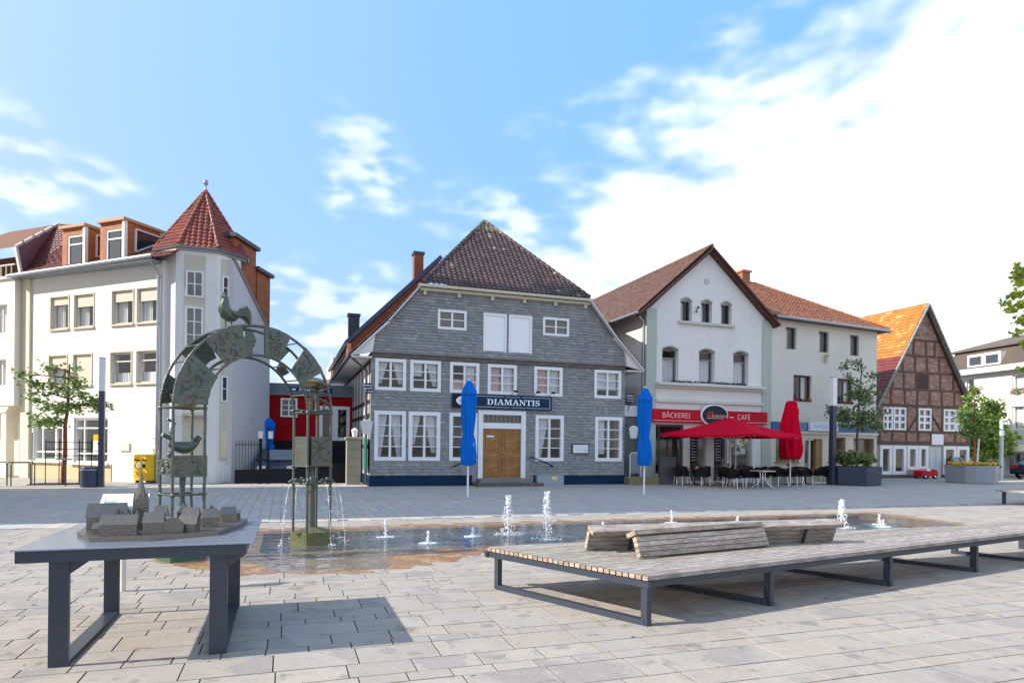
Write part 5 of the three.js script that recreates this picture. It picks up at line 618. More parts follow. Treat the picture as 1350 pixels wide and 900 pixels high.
// ================================================================ water jets in the basin
{
  const jets = [[1.7, -11.77, .30, 1], [2.28, -10.88, .2, 1], [3.22, -11.48, .16, 1], [3.94, -11.61, .70, 0], [4.4, -10.85, .80, 0], [8.02, -12.5, .26, 1], [11.14, -10.9, .56, 0], [12.42, -11.11, .22, 1], [12.12, -10.75, .14, 1], [9.6, -12.3, .12, 1], [6.2, -12.2, .1, 1]], ht = ['low bubbling', 'low bubbling', 'tiny bubbling', 'tall frothing', 'tallest frothing', 'short slim', 'slim upright', 'small', 'small', 'tiny', 'tiny'];
  const lab = ['short bubbling white water jet nearest the bronze plinth in the basin', 'squat bubbling jet between the plinth and the bench end', 'tiny bubbling jet just left of the two tall frothing jets', 'tall frothing jet with wide spray beside the tallest jet', 'tallest frothing water jet behind the end of the wooden bench', 'short slim jet rising behind the long wooden backrest', 'slim upright jet beyond the right end of the long backrest', 'small jet farther from the bench in the pair at the basin end', 'small jet nearer the bench in the pair at the basin end', 'tiny jet peeping over the right end of the long backrest', 'tiny jet peeping over the middle of the long backrest'];
  jets.forEach(([x, z, h, low], i) => {
    const H = thing('water_jet', lab[i], 'water jet', [x, .012, z], 0, 'water jets rising in the long basin');
    const g = new GB(); for (let s = 0; s < (low ? 1 : 4); s++) { const n = 16, p = [], lx = low ? 0 : rr(-.05, .05), lz = low ? 0 : rr(-.05, .05), hh = h * (s ? rr(.7, .98) : 1); for (let k = 0; k <= n; k++) { const t = k / n; p.push(V3(lx * t * t + rr(-.006, .006), hh * t, lz * t * t + rr(-.006, .006))); } g.tube(p, t => (low ? .012 : .007) * (1 + .6 * Math.sin(t * 37 + i + s * 2)) + (t > .86 ? .012 : 0), 7); } g.build('water_column', mat.foam, H);
    const d = new GB(), m = low ? 70 : 420; for (let k = 0; k < m; k++) { const up = rnd() < .25, t = rnd(), a = rr(0, 6.283), r = (low ? .06 : .16) * (up ? .35 : 1 - t * .7) * Math.sqrt(rnd()), s = rr(.0025, low ? .008 : .010); d.ball(r * Math.cos(a), up ? h * rr(.8, 1.05) : h * t * .95, r * Math.sin(a), s, rr(.8, 2.4), 5); } const w = low ? .13 : .24; for (let k = 0; k < 150; k++) { const a = rr(0, 6.283), r = w * Math.pow(rnd(), .7); d.ball(r * Math.cos(a) * 1.25, rr(0, .01), r * Math.sin(a), rr(.004, .017), .35, 5); } stuff(d.build('spray', mat.foam, H));
    const q = new GB(); for (let k = 0; k < 4; k++) { const R = w * (1.25 + k * .45), p = []; for (let n = 0; n <= 36; n++) { const a = n / 36 * 2 * Math.PI; p.push(V3(R * Math.cos(a) * (1 + .03 * Math.sin(5 * a + k)), -.006, R * Math.sin(a))); } q.tube(p, .008 - k * .0012, 6, null, false); } q.build('ripple', mat.water, H);
  });
}
// ================================================================ steel table with bronze town model
{
  const x0 = -1.83, x1 = -.22, z0 = -7.28, z1 = -5.56, yt = .875, H = thing('steel_table', 'dark blue grey steel table on flat runner legs carrying the town model', 'table', [-1.03, 0, -6.42]), X = x => x + 1.03, Zz = z => z + 6.42;
  const t = new GB(); t.slab(X(x0), yt - .012, Zz(z0), X(x1), yt, Zz(z1), .003); t.build('tabletop', mat.steelTop, H);
  const ap = new GB(); ap.box(X(x0 + .02), yt - .10, Zz(z1 - .05), X(x1 - .06), yt - .012, Zz(z1 - .02)); ap.box(X(x0 + .02), yt - .10, Zz(z0 + .02), X(x1 - .06), yt - .012, Zz(z0 + .05)); ap.box(X(x0 + .02), yt - .1, Zz(z0 + .05), X(x0 + .05), yt - .012, Zz(z1 - .05)); ap.box(X(x1 - .09), yt - .1, Zz(z0 + .05), X(x1 - .06), yt - .012, Zz(z1 - .05)); ap.build('apron', mat.steel, H);
  for (const x of [-1.55, -.48]) { for (const z of [-5.64, -7.2]) { const l = new GB(); l.slab(X(x - .064), 0, Zz(z - .02), X(x + .064), yt - .1, Zz(z + .02), 0); l.poly([[X(x + .064), yt - .1], [X(x + .2), yt - .1], [X(x + .064), yt - .2]], null, Zz(z - .01), Zz(z + .01)); l.build('leg', mat.steel, H); } const r = new GB(); r.slab(X(x - .06), 0, Zz(-7.18), X(x + .06), .03, Zz(-5.66), .003); r.build('runner', mat.steel, H); }
  // the model
  const Tm = thing('bronze_town_model', 'bronze relief model of an old town with spired church on the steel table', 'town model', [-1.03, yt, -6.42]); const bs = new GB(); bs.flat([[-1.6, -6.25], [-1.42, -5.86], [-1.0, -5.80], [-.72, -5.95], [-.52, -6.05], [-.38, -6.55], [-.34, -6.98], [-.62, -7.15], [-1.1, -7.1], [-1.66, -6.85]].map(p => [X(p[0]), Zz(p[1])]), 0, .035); bs.build('relief_base', mat.bronzeModel, Tm);
  const hs = (x, z, w, d, h, rh, rot, hip = 0, name = 'model_house') => { const g = new GB(); g.m = new THREE.Matrix4().makeTranslation(X(x), .034, Zz(z)).multiply(new THREE.Matrix4().makeRotationY(rot * D)); const W = w * .43, Q = d * .43, o = .008; h *= 1.25; rh *= 1.35; g.box(-W, 0, -Q, W, h, Q, 't'); const A = [V3(-W - o, h, Q + o), V3(W + o, h, Q + o), V3(W + o, h, -Q - o), V3(-W - o, h, -Q - o)], r0 = V3(-W + hip, h + rh, 0), r1 = V3(W - hip, h + rh, 0); g.quad(A[0], A[1], r1, r0); g.quad(A[2], A[3], r0, r1); g.tri(A[1], A[2], r1); g.tri(A[3], A[0], r0); g.quad(A[3], A[2], A[1], A[0]); for (let i = 0; i < Math.floor(w / .05); i++) for (const s of [-1, 1]) g.box(-W + .02 + i * .05, h * .35, s * Q - .004, -W + .035 + i * .05, h * .7, s * Q + .004); g.build(name, mat.bronzeModel, Tm); };
  hs(-1.42, -6.42, .34, .17, .085, .085, 8, 0, 'church_nave'); for (let i = 0; i < 3; i++) hs(-1.33 + i * .075, -6.34, .16, .062, .075, .06, 96, 0, 'church_aisle');
  { const g = new GB(); g.m = new THREE.Matrix4().makeTranslation(X(-1.17), .034, Zz(-6.42)); g.box(-.052, 0, -.052, .052, .21, .052); for (const s of [0, 1, 2, 3]) { g.m = new THREE.Matrix4().makeTranslation(X(-1.17), .244, Zz(-6.42)).multiply(new THREE.Matrix4().makeRotationY(s * Math.PI / 2)); g.tri(V3(-.055, 0, .055), V3(.055, 0, .055), V3(0, .09, .055)); g.quad(V3(-.055, 0, .055), V3(0, .09, .055), V3(0, .09, 0), V3(-.055, 0, 0)); g.quad(V3(0, .09, .055), V3(.055, 0, .055), V3(.055, 0, 0), V3(0, .09, 0)); } g.m = new THREE.Matrix4().makeTranslation(X(-1.17), .03, Zz(-6.42)); g.lathe([[.055, .21], [.044, .28], [.022, .38], [0, .52]], 8, 0, 0, null, false); g.build('church_tower', mat.bronzeModel, Tm); const s = new GB(); s.tube([V3(X(-1.44), .2, Zz(-6.42)), V3(X(-1.44), .29, Zz(-6.42))], .008, 6, .003); s.build('ridge_turret', mat.bronzeModel, Tm); }
  hs(-1.24, -5.99, .30, .13, .07, .055, 0); hs(-1.0, -6.02, .17, .15, .075, .06, 0); hs(-1.36, -6.1, .2, .1, .04, .03, 4); hs(-.76, -6.12, .17, .12, .05, .05, -12); hs(-.62, -6.38, .14, .15, .07, .055, 8); hs(-.50, -6.75, .15, .13, .06, .05, 20); hs(-.80, -6.62, .16, .12, .06, .06, -8); hs(-.66, -6.86, .12, .12, .07, .05, 30, .05); hs(-.9, -6.9, .13, .12, .07, .06, 10, .05); hs(-1.08, -6.85, .12, .14, .06, .06, 0); hs(-.98, -6.5, .11, .1, .05, .05, 15, .04); hs(-.45, -6.98, .1, .1, .05, .02, 0); hs(-1.3, -6.75, .18, .11, .05, .05, 5);
  { const g = new GB(); const dm = new GB(); dm.m = new THREE.Matrix4().makeTranslation(X(-.88), .034, Zz(-6.05)).multiply(new THREE.Matrix4().makeRotationY(20 * D)); const p = []; for (let i = 0; i <= 12; i++) { const a = Math.PI * i / 12; p.push([.085 * Math.cos(a), .05 + .075 * Math.sin(a)]); } p.push([-.08, 0], [.08, 0]); dm.poly(p, null, -.1, .05); dm.build('vaulted_house', mat.bronzeModel, Tm); }
}
{ // slanted information panel beside the table
  const H = thing('information_panel', 'slanted white information panel on a slim pale post behind the town model', 'sign', [-1.68, 0, -8.3]); const p = new GB(); p.tube([V3(0, 0, 0), V3(0, .98, 0)], .03, 8); p.build('post', M([.60, .55, .46], .5), H); const m = print(256, 160, (c, w, h) => { c.fillStyle = '#f1f2f3'; c.fillRect(0, 0, w, h); c.fillStyle = '#9db0a4'; c.fillRect(30, 90, 60, 40); c.fillStyle = '#c7ccd2'; for (let i = 0; i < 5; i++) c.fillRect(120, 40 + i * 18, 100, 5); }); const g = new GB(), q = [V3(-.22, .95, .09), V3(.24, .95, .09), V3(.24, 1.07, -.09), V3(-.22, 1.07, -.09)]; g.quad(...q, [[0, 0], [1, 0], [1, 1], [0, 1]]); const pm = g.build('panel_print', m, H); const b = new GB(); b.quad(...q.map(v => v.clone().add(V3(0, -.012, 0)))); for (let i = 0; i < 4; i++) b.quad(q[i].clone().add(V3(0, -.012, 0)), q[(i + 1) % 4].clone().add(V3(0, -.012, 0)), q[(i + 1) % 4].clone().add(V3(0, -.001, 0)), q[i].clone().add(V3(0, -.001, 0))); b.build('panel', M([.75, .76, .77], .4), H);
}
// ================================================================ large timber platform bench
{
  const H = thing('platform_bench', 'long low platform bench of weathered timber planks on steel frames beside the basin', 'bench', [6.5, 0, -6.6]), o = V3(-6.5, 0, 6.6), yt = .47, A = V3(3.17, 0, -5.33), B = V3(2.22, 0, -7.43), fd = V3(10.2 - 3.17, 0, -6.67 + 5.33).normalize(), nd = V3(-fd.z, 0, fd.x).multiplyScalar(-1), Cb = V3(9.73, 0, -7.58), bd = Cb.clone().sub(B).normalize(), xe = 13.2;
  const W = (p, y) => V3(p.x + o.x, y, p.z + o.z), along = (t) => { // plank strip at distance t from the front edge: from the left edge to the back edge or the far end
    const ld = B.clone().sub(A), k = t / ld.dot(nd), s = A.clone().addScaledVector(ld, k); const q = B.clone().sub(s), den = fd.x * bd.z - fd.z * bd.x, u = (q.x * bd.z - q.z * bd.x) / den; let L = (xe - s.x) / fd.x; if (u > 0 && u < L) L = u; return [s, s.clone().addScaledVector(fd, L)]; };
  const pw = .056, gap = .017, T = B.clone().sub(A).dot(nd), n = Math.floor(T / (pw + gap));
  for (let i = 0; i < n; i++) { const t0 = i * (pw + gap), [s0, e0] = along(t0), [s1, e1] = along(t0 + pw); if (e0.clone().sub(s0).length() < .3) continue; const tone = vary([1, 1, 1], .12), joint = 4.05 + (i % 2) * 0;
    const cut = [[0, .548], [.5505, 1]]; const full = e0.clone().sub(s0).length(), parts = full > 5 ? [[0, joint / full], [(joint + .006) / full, 1]] : [[0, 1]];
    for (const [a, b] of parts) { const P = (s, e, k) => s.clone().lerp(e, k), q = [P(s0, e0, a), P(s0, e0, b), P(s1, e1, b), P(s1, e1, a)], g = new GB(), dy = rr(-.0012, .0012), lo = yt - .045, h = yt + dy; const dir = fd, uv = v => [v.clone().sub(A).dot(fd) + i * 1.37, v.clone().sub(A).dot(nd) + i * .61];
      const c = .004, tq = [q[0].clone().addScaledVector(nd, c), q[1].clone().addScaledVector(nd, c), q[2].clone().addScaledVector(nd, -c), q[3].clone().addScaledVector(nd, -c)], U = tq.map(uv);
      g.col(vary(tone, .06)); g.quad(W(tq[0], h), W(tq[1], h), W(tq[2], h), W(tq[3], h), U); const side = (p, r, y0, y1) => g.quad(W(p, y0), W(r, y0), W(r, y1), W(p, y1), [[uv(p)[0], 0], [uv(r)[0], 0], [uv(r)[0], .06], [uv(p)[0], .06]]);
      side(q[0], q[1], lo, h - c); side(q[2], q[3], lo, h - c); g.quad(W(q[0], h - c), W(q[1], h - c), W(tq[1], h), W(tq[0], h)); g.quad(W(q[2], h - c), W(q[3], h - c), W(tq[3], h), W(tq[2], h)); g.quad(W(q[0], lo), W(q[3], lo), W(q[2], lo), W(q[1], lo)); { const e = rr(.85, 1.1); g.col([1.12 * e, 1.0 * e, .88 * e]); } side(q[3], q[0], lo, h - c); side(q[1], q[2], lo, h - c); g.build('deck_plank', mat.deck, H); }
  }
  // steel edge and cross frames
  const fr = new GB(); const bar = (p, q, y, w, h) => fr.bar(W(p, y), W(q, y), w, h); bar(A.clone().addScaledVector(nd, .05), A.clone().addScaledVector(nd, .05).addScaledVector(fd, 10.2), .385, .05, .06); bar(A.clone().addScaledVector(fd, .03), B.clone().addScaledVector(fd, .03), .385, .05, .06); bar(B.clone().addScaledVector(nd, -.06), B.clone().addScaledVector(nd, -.06).addScaledVector(bd, 7.4), .385, .05, .06); for (const s of [1.0, 2.6, 3.2, 4.4, 5.5, 6.7, 7.8]) { const p = A.clone().addScaledVector(fd, s), k = B.clone().sub(p); const den = nd.x * bd.z - nd.z * bd.x, u = Math.min(2.2, Math.abs((k.x * bd.z - k.z * bd.x) / den)); bar(p.clone().addScaledVector(nd, .09), p.clone().addScaledVector(nd, u - .1), .385, .05, .055); } fr.build('frame', mat.steel, H);
  for (const [s, dp] of [[.03, 2.3], [1.72, 2.0], [3.88, 1.85], [5.9, 1.55], [7.6, 1.25], [9.2, 1.0]]) { const p = A.clone().addScaledVector(fd, s).addScaledVector(nd, .05), q = p.clone().addScaledVector(B.clone().sub(A).normalize(), dp - .25); for (const e of [p, q]) { const l = new GB(); l.bar(W(e, 0), W(e, .355), .085, .055, V3(fd.x, 0, fd.z)); l.build('leg', mat.steel, H); } const r = new GB(); r.bar(W(p, .028), W(q, .028), .07, .055); r.build('floor_bar', mat.steel, H); }
  // two leaning backrests of four slats each
  const rest = (p, q, lean, dep) => { const d = q.clone().sub(p).normalize(), m = V3(-d.z, 0, d.x).multiplyScalar(lean), L = q.clone().sub(p).length(); const up = V3(m.x * .42, 1, m.z * .42).normalize(), nn = d.clone().cross(up).normalize(); for (let i = 0; i < 5; i++) { const g = new GB(), y = .012 + i * .056, c = p.clone().add(V3(0, yt + .03, 0)).addScaledVector(up, y), e = q.clone().add(V3(0, yt + .03, 0)).addScaledVector(up, y); g.col(vary([.95, .93, .92], .12)); g.o = [rr(0, 9), rr(0, 9)]; const th = i === 4 ? .15 : .06, c2 = i === 4 ? c.clone().addScaledVector(m, .045) : c, e2 = i === 4 ? e.clone().addScaledVector(m, .045) : e; g.bar(c2.clone().add(o), e2.clone().add(o), .049, th, nn.clone().multiplyScalar(lean > 0 ? 1 : -1)); g.col([1.12, 1.0, .88]); const f = c2.clone().addScaledVector(d, -.001).add(o), hw = .0245, hh = th / 2; const U = up.clone().multiplyScalar(hw), N = nn.clone().multiplyScalar(hh); g.quad(f.clone().add(U).add(N), f.clone().add(U).sub(N), f.clone().sub(U).sub(N), f.clone().sub(U).add(N)); g.build('backrest_slat', mat.deck, H); } for (let k = 0; k < 3; k++) { const b = new GB(), t = .15 + k * .35, c = p.clone().lerp(q, t).add(V3(0, yt, 0)).addScaledVector(m, .07); b.bar(c.clone().add(o), c.clone().addScaledVector(up, .27).add(o), .03, .03); b.build('backrest_bracket', mat.steel, H); } };
  rest(V3(3.25, 0, -6.83), V3(6.7, 0, -6.72), 1, 0); rest(V3(3.55, 0, -6.15), V3(5.5, 0, -6.50), -1, 0);
}

// ================================================================ parasols
function foldedParasol(name, label, group, pos, m, o) {
  const H = thing(name, label, 'parasol', pos, 0, group), p = new GB(); p.tube([V3(0, 0, 0), V3(0, o.top, 0)], .032, 10); p.build('pole', mat.whiteTrim, H);
  const c = new GB(), fold = (a, y) => 1 + o.fold * (1 - Math.abs(Math.sin(a * 4 + .7 * y + .5 * Math.sin(2 * y + a)))) - o.fold * .4 + .09 * Math.sin(a * 3 + y * 2.6) + .05 * Math.sin(a * 13 + 3 * y); c.lathe(o.prof, 72, 0, 0, fold); c.build('canopy', m, H);
  if (o.skirt) { const s = new GB(); s.lathe(o.skirt, 16, 0, 0, a => 1 + .05 * Math.sin(8 * a)); s.build('vent_cap', m, H); }
  if (o.strap) { const s = new GB(); s.lathe([[.155, o.strap], [.17, o.strap + .03], [.155, o.strap + .06]], 20, 0, 0, a => 1 + .1 * Math.sin(5 * a)); s.build('strap', m, H); const k = new GB(); k.tube([V3(.13, o.strap - .25, .12), V3(.14, o.strap - .75, .13)], .022, 6); k.build('strut_end', mat.whiteTrim, H); }
  const f = new GB(); f.lathe([[0, o.top], [.04, o.top], [.03, o.top + .05], [0, o.top + .06]], 10); f.build('finial', mat.whiteTrim, H); return H;
}
const bp = { top: 3.74, fold: .42, strap: 2.0, skirt: [[.275, 3.30], [.255, 3.4], [.10, 3.68], [.03, 3.75]], prof: [[.16, 1.02], [.23, 1.06], [.26, 1.3], [.24, 1.6], [.22, 1.85], [.17, 2.02], [.20, 2.2], [.235, 2.6], [.25, 3.1], [.24, 3.4], [.1, 3.68], [.03, 3.74]] };
for (const q of [bp.prof, bp.skirt]) for (const e of q) e[0] *= .88;
foldedParasol('folded_parasol', 'folded bright blue parasol standing before the door of the slate house', 'blue parasols', [5.57, 0, -20.5], mat.blue, bp);
foldedParasol('folded_parasol', 'folded bright blue parasol on the street by the corner of the bakery house', 'blue parasols', [11.92, 0, -20.35], mat.blue, bp);
foldedParasol('folded_parasol', 'small folded blue parasol behind the iron gate beside the dark car', 'blue parasols', [-.75, 0, -32.6], mat.blue, { ...bp, top: 2.8, skirt: null, strap: 1.5, prof: bp.prof.map(([r, y]) => [r * 1.25, y * .68 + .3]) });
foldedParasol('folded_parasol', 'large folded red parasol hanging over the cafe tables before the cream house', null, [21.8, 0, -24.3], mat.red, { top: 3.85, fold: .34, strap: 0, prof: [[.1, 1.3], [.36, 1.2], [.43, 1.35], [.48, 1.7], [.43, 2.2], [.36, 2.8], [.28, 3.4], [.2, 3.78], [.13, 3.84], [.03, 3.86]] });
{
  const H = thing('open_parasol', 'large square open red parasol over the bakery cafe tables', 'parasol', [18.6, 0, -24.4], 26 * D), p = new GB(); p.tube([V3(0, 0, 0), V3(0, 2.98, 0)], .04, 10); p.build('pole', M([.62, .55, .42], .5), H);
  const c = new GB(), h = 2.2, r = [V3(-h, 2.27, h), V3(h, 2.27, h), V3(h, 2.27, -h), V3(-h, 2.27, -h)], ap = V3(0, 3.02, 0), n = 10, sag = (a, b, u, v) => { const q = a.clone().lerp(b, u).lerp(ap, v); q.y -= .07 * Math.sin(Math.PI * u) * (1 - v) + .05 * Math.sin(Math.PI * v); return q; };
  for (let k = 0; k < 4; k++) for (let i = 0; i < n; i++) for (let j = 0; j < n; j++) c.quad(sag(r[k], r[(k + 1) % 4], i / n, j / n), sag(r[k], r[(k + 1) % 4], (i + 1) / n, j / n), sag(r[k], r[(k + 1) % 4], (i + 1) / n, (j + 1) / n), sag(r[k], r[(k + 1) % 4], i / n, (j + 1) / n)); for (let k = 0; k < 4; k++) for (let i = 0; i < n; i++) { const a = sag(r[k], r[(k + 1) % 4], i / n, 0), b = sag(r[k], r[(k + 1) % 4], (i + 1) / n, 0); c.quad(a.clone().add(V3(0, -.09, 0)), b.clone().add(V3(0, -.09, 0)), b, a); } c.build('canopy', mat.red, H);
  for (let k = 0; k < 8; k++) { const g = new GB(), e = k % 2 ? r[(k - 1) / 2].clone().lerp(r[((k + 1) / 2) % 4], .5) : r[k / 2]; g.tube([V3(0, 2.8, 0), e.clone().multiplyScalar(.96).setY(2.14)], .014, 6); g.tube([V3(0, 2.0, 0), e.clone().multiplyScalar(.5).setY(2.52)], .012, 6); g.build('rib', mat.whiteTrim, H); }
}
// ================================================================ cafe chairs and tables
{
  const C = new THREE.Group(); const mk = () => { const H = thing('cafe_chair', 'black woven tub chair with slim silver legs at the cafe tables', 'chair', [17.4, 0, -24.8], .2, 'black woven cafe chairs'); const s = new GB(); s.slab(-.25, .40, -.24, .25, .46, .24, .015); s.build('seat', mat.wicker, H); const b = new GB(), n = 14; for (let i = 0; i < n; i++) { const P = (k, y, r) => { const a = Math.PI * (-.08 + 1.16 * k / n); return V3(r * Math.cos(a), y, -r * Math.sin(a) * .95 + .02); }, h = k => .62 + .22 * Math.sin(Math.PI * k / n) ** .8; for (const r of [.27, .31]) b.quad(P(i, .38, r), P(i + 1, .38, r), P(i + 1, h(i + 1), r + .03), P(i, h(i), r + .03)); b.quad(P(i, h(i), .30), P(i + 1, h(i + 1), .30), P(i + 1, h(i + 1), .34), P(i, h(i), .34)); } b.build('backrest', mat.wicker, H); for (const [x, z] of [[-1, -1], [1, -1], [1, 1], [-1, 1]]) { const l = new GB(); l.tube([V3(x * .24, .42, z * .22), V3(x * .27, 0, z * .26)], .014, 6); l.build('leg', mat.chrome, H); } return H; };
  const c0 = mk(); c0.rotation.y = Math.PI + .2; for (const [x, z, r] of [[16.75, -25.3, 2.9], [18.3, -24.3, 3.3], [17.1, -26.0, .2], [18.3, -25.9, -.1], [18.0, -23.3, 2.7], [19.0, -23.6, 3.4], [20.0, -24.0, 3.0], [19.4, -25.7, .1], [20.4, -25.6, -.2], [20.9, -25.2, -1.4], [21.3, -24.4, 3.2], [22.3, -24.5, 2.9], [22.9, -24.6, 3.3], [22.2, -25.9, .2], [23.3, -25.8, 0], [24.2, -24.9, -1.5], [24.5, -25.4, -1.2]]) copy(c0, [x, 0, z], r);
  const sl = thing('cafe_table', 'small square pale topped cafe table on curved silver legs', 'table', [19.15, 0, -22.95], .1); { const t = new GB(); t.slab(-.36, .70, -.36, .36, .735, .36, .01); t.build('tabletop', mat.tableTop, sl); for (const [x, z] of [[-1, -1], [1, -1], [1, 1], [-1, 1]]) { const l = new GB(); l.tube([V3(x * .08, .7, z * .08), V3(x * .06, .4, z * .06), V3(x * .16, .15, z * .16), V3(x * .32, 0, z * .32)], .018, 6); l.build('leg', mat.chrome, sl); } }
  const tb = thing('cafe_table', 'dark square cafe table on black pedestal between the woven chairs', 'table', [17.5, 0, -25.5], .1, 'dark cafe tables'); { const t = new GB(); t.slab(-.42, .70, -.42, .42, .735, .42, .01); t.build('tabletop', M([.2, .05, .05], .4), tb); const l = new GB(); l.lathe([[.26, 0], [.26, .02], [.04, .05], [.035, .7], [0, .7]], 14); l.build('pedestal', mat.black, tb); } for (const [x, z] of [[19.0, -25.2], [20.4, -24.8], [22.6, -25.2], [23.6, -25.3]]) copy(tb, [x, 0, z], rr(-.2, .2));
  [[17.6, -25.45], [19.1, -25.15], [22.5, -25.2]].forEach(([x, z], i) => { const p = thing('table_plant', ['small potted plant on the cafe table before the left shop window', 'small potted plant on the cafe table under the open red parasol', 'small glass jar of greenery on the table by the red folded parasol'][i], 'plant', [x, .735, z]); const g = new GB(); g.lathe([[0, 0], [.06, 0], [.07, .1], [0, .1]], 10); g.build('pot', i === 2 ? mat.chrome : M([.7, .5, .4], .6), p); const l = new GB(); for (let k = 0; k < 60; k++) { l.col(k % 5 ? vary([.05, .1, .03], .3) : vary([.6, .06, .05], .2)); const a = rr(0, 6.3), r = rr(.02, .1); l.tri(V3(0, .1, 0), V3(r * Math.cos(a), .1 + rr(.03, .16), r * Math.sin(a)), V3(r * Math.cos(a + .4), .1 + rr(.03, .14), r * Math.sin(a + .4))); } l.build('foliage', mat.leaf, p); });
  const br = thing('menu_stand', 'black chalkboard menu stand with pole beside the bakery shop door', 'sign', [16.35, 0, -25.9]); { const g = new GB(); g.slab(-.42, 0, -.08, .42, 1.25, .08, .02); g.build('panel', mat.darkGrey, br); }
}
// ================================================================ trees and planted things
function leafQuad(g, c, s) { const a = V3(rr(-1, 1), rr(-.7, .7), rr(-1, 1)).normalize(), b = a.clone().cross(V3(rr(-1, 1), rr(-1, 1), rr(-1, 1))).normalize(), l = s * rr(.7, 1.3), w = l * .45, t = c.clone().addScaledVector(a, l), n = a.clone().cross(b).multiplyScalar(l * .12), m = c.clone().addScaledVector(a, l * .5); g.tri(c, m.clone().addScaledVector(b, w).add(n), t); g.tri(c, t, m.clone().addScaledVector(b, -w).add(n)); }
function tree(name, label, group, pos, o) {
  const H = thing(name, label, 'tree', pos, 0, group), t = new GB(), top = V3(...o.top), br = []; const tp = []; for (let i = 0; i <= 8; i++) tp.push(V3(top.x * (i / 8) ** 1.3 + rr(-.03, .03), top.y * i / 8, top.z * (i / 8) ** 1.3 + rr(-.03, .03))); t.tube(tp, o.r, 8, o.r * .3);
  for (const [x, y, z, rx, ry, rz, n] of o.blobs) { const c = V3(x, y, z); let k = clamp((y - ry * .4) / top.y, .35, .97); const s = V3(top.x * k ** 1.3, top.y * k, top.z * k ** 1.3), m = s.clone().lerp(c, .5).add(V3(rr(-.08, .08), rr(0, .12), rr(-.08, .08))); t.tube([s, m, c], o.r * .35, 6, .012); br.push(c); for (let q = 0; q < 5; q++) { const e = c.clone().add(V3(rr(-rx, rx) * .8, rr(-ry, ry) * .7, rr(-rz, rz) * .8)); t.tube([m.clone().lerp(c, rr(.3, 1)), e], .012, 4, .004); } }
  t.build('trunk', o.bark || mat.bark, H); const g = new GB();
  for (const [x, y, z, rx, ry, rz, n] of o.blobs) { const cl = []; for (let q = 0; q < Math.max(4, n / 26); q++) { const u = Math.cbrt(rnd()), a = rr(0, 6.283), b = Math.acos(rr(-1, 1)); cl.push(V3(x + rx * u * Math.sin(b) * Math.cos(a), y + ry * u * Math.cos(b), z + rz * u * Math.sin(b) * Math.sin(a))); } for (let i = 0; i < n; i++) { const c = cl[Math.floor(rnd() * cl.length)], k = o.clump || .2; const p = c.clone().add(V3((rnd() + rnd() - 1) * k * 1.4, (rnd() + rnd() - 1) * k, (rnd() + rnd() - 1) * k * 1.4)); g.col(vary(o.cols[Math.floor(rnd() * o.cols.length)], .3)); leafQuad(g, p, o.leaf); } }
  g.build('crown', mat.leaf, H); return H;
}
const gTree = [[.22, .34, .08], [.16, .27, .06], [.30, .40, .11], [.14, .22, .07]];
tree('young_tree', 'young tree with sparse windblown branches in a black guard before the turret house', null, [-8.0, .01, -29.4], { top: [.2, 4.6, 0], r: .1, bark: M([.34, .14, .07], .9, { map: tWood }), leaf: .13, clump: .22, cols: gTree, blobs: [[-.15, 3.0, 0, .75, .42, .5, 330], [-.5, 2.45, .1, .5, .3, .4, 250], [.95, 3.05, .1, .5, .2, .4, 140], [.75, 3.35, -.1, .5, .25, .3, 120], [-.8, 3.85, .1, .5, .22, .4, 120], [-1.2, 4.1, .2, .35, .15, .3, 60], [-.4, 4.4, 0, .4, .2, .3, 80], [.35, 4.1, 0, .35, .35, .3, 110], [.1, 3.6, .2, .6, .25, .4, 200], [1.35, 3.0, .1, .25, .1, .2, 40], [-.75, 3.35, .1, .35, .2, .3, 80]] });
{ const H = thing('tree_guard', 'black metal tree guard of thin bars round the young tree', 'tree guard', [-8.0, .01, -29.4]); for (const [x, z] of [[-.95, .2], [-.45, .45], [.0, .5], [.62, .4], [.95, .1], [.4, -.5]]) { const g = new GB(); g.tube([V3(x, 0, z), V3(x, x < -.9 ? 1.95 : 1.7, z)], .016, 6); g.build('bar', mat.black, H); } for (const y of [1.1, 1.35, 1.6]) { const g = new GB(); g.tube([V3(-.45, y, .45), V3(.0, y, .5), V3(.62, y, .4), V3(.95, y, .1)], .014, 6); g.build('ring', mat.black, H); } const g = new GB(); g.flat([[-1, -.5], [1, -.5], [1, .6], [-1, .6]], .002, .03); g.build('base_grate', mat.black, H); }
function planter(label, pos, pts, h, m) { const H = thing('planter', label, 'planter', pos, 0, 'hexagonal street planters'), g = new GB(), n = pts.length; for (let i = 0; i < n; i++) { const a = pts[i], b = pts[(i + 1) % n], q = 1.0; g.quad(V3(b[0] * .96, .03, b[1] * .96), V3(a[0] * .96, .03, a[1] * .96), V3(a[0], h, a[1]), V3(b[0], h, b[1])); g.quad(V3(a[0], h, a[1]), V3(a[0] * .93, h, a[1] * .93), V3(b[0] * .93, h, b[1] * .93), V3(b[0], h, b[1])); g.quad(V3(b[0] * .93, h - .15, b[1] * .93), V3(a[0] * .93, h - .15, a[1] * .93), V3(a[0] * .93, h, a[1] * .93), V3(b[0] * .93, h, b[1] * .93)); } g.flat(pts.map(p => [p[0] * .9, p[1] * .9]), .0, .03); g.build('tub', m, H); const s = new GB(); s.flat(pts.map(p => [p[0] * .92, p[1] * .92]), h - .14, h - .08); s.build('soil', M([.06, .04, .03], .95), H); return H; }
const hex = (r, rot, sx = 1) => Array.from({ length: 6 }, (_, i) => [sx * r * Math.cos(rot + i * Math.PI / 3), -r * Math.sin(rot + i * Math.PI / 3)]);
planter('dark blue grey hexagonal planter with leafy shrubs beside the dark lamp column', [25.4, 0, -24.2], hex(1.2, 1.25), .88, mat.navySteel);
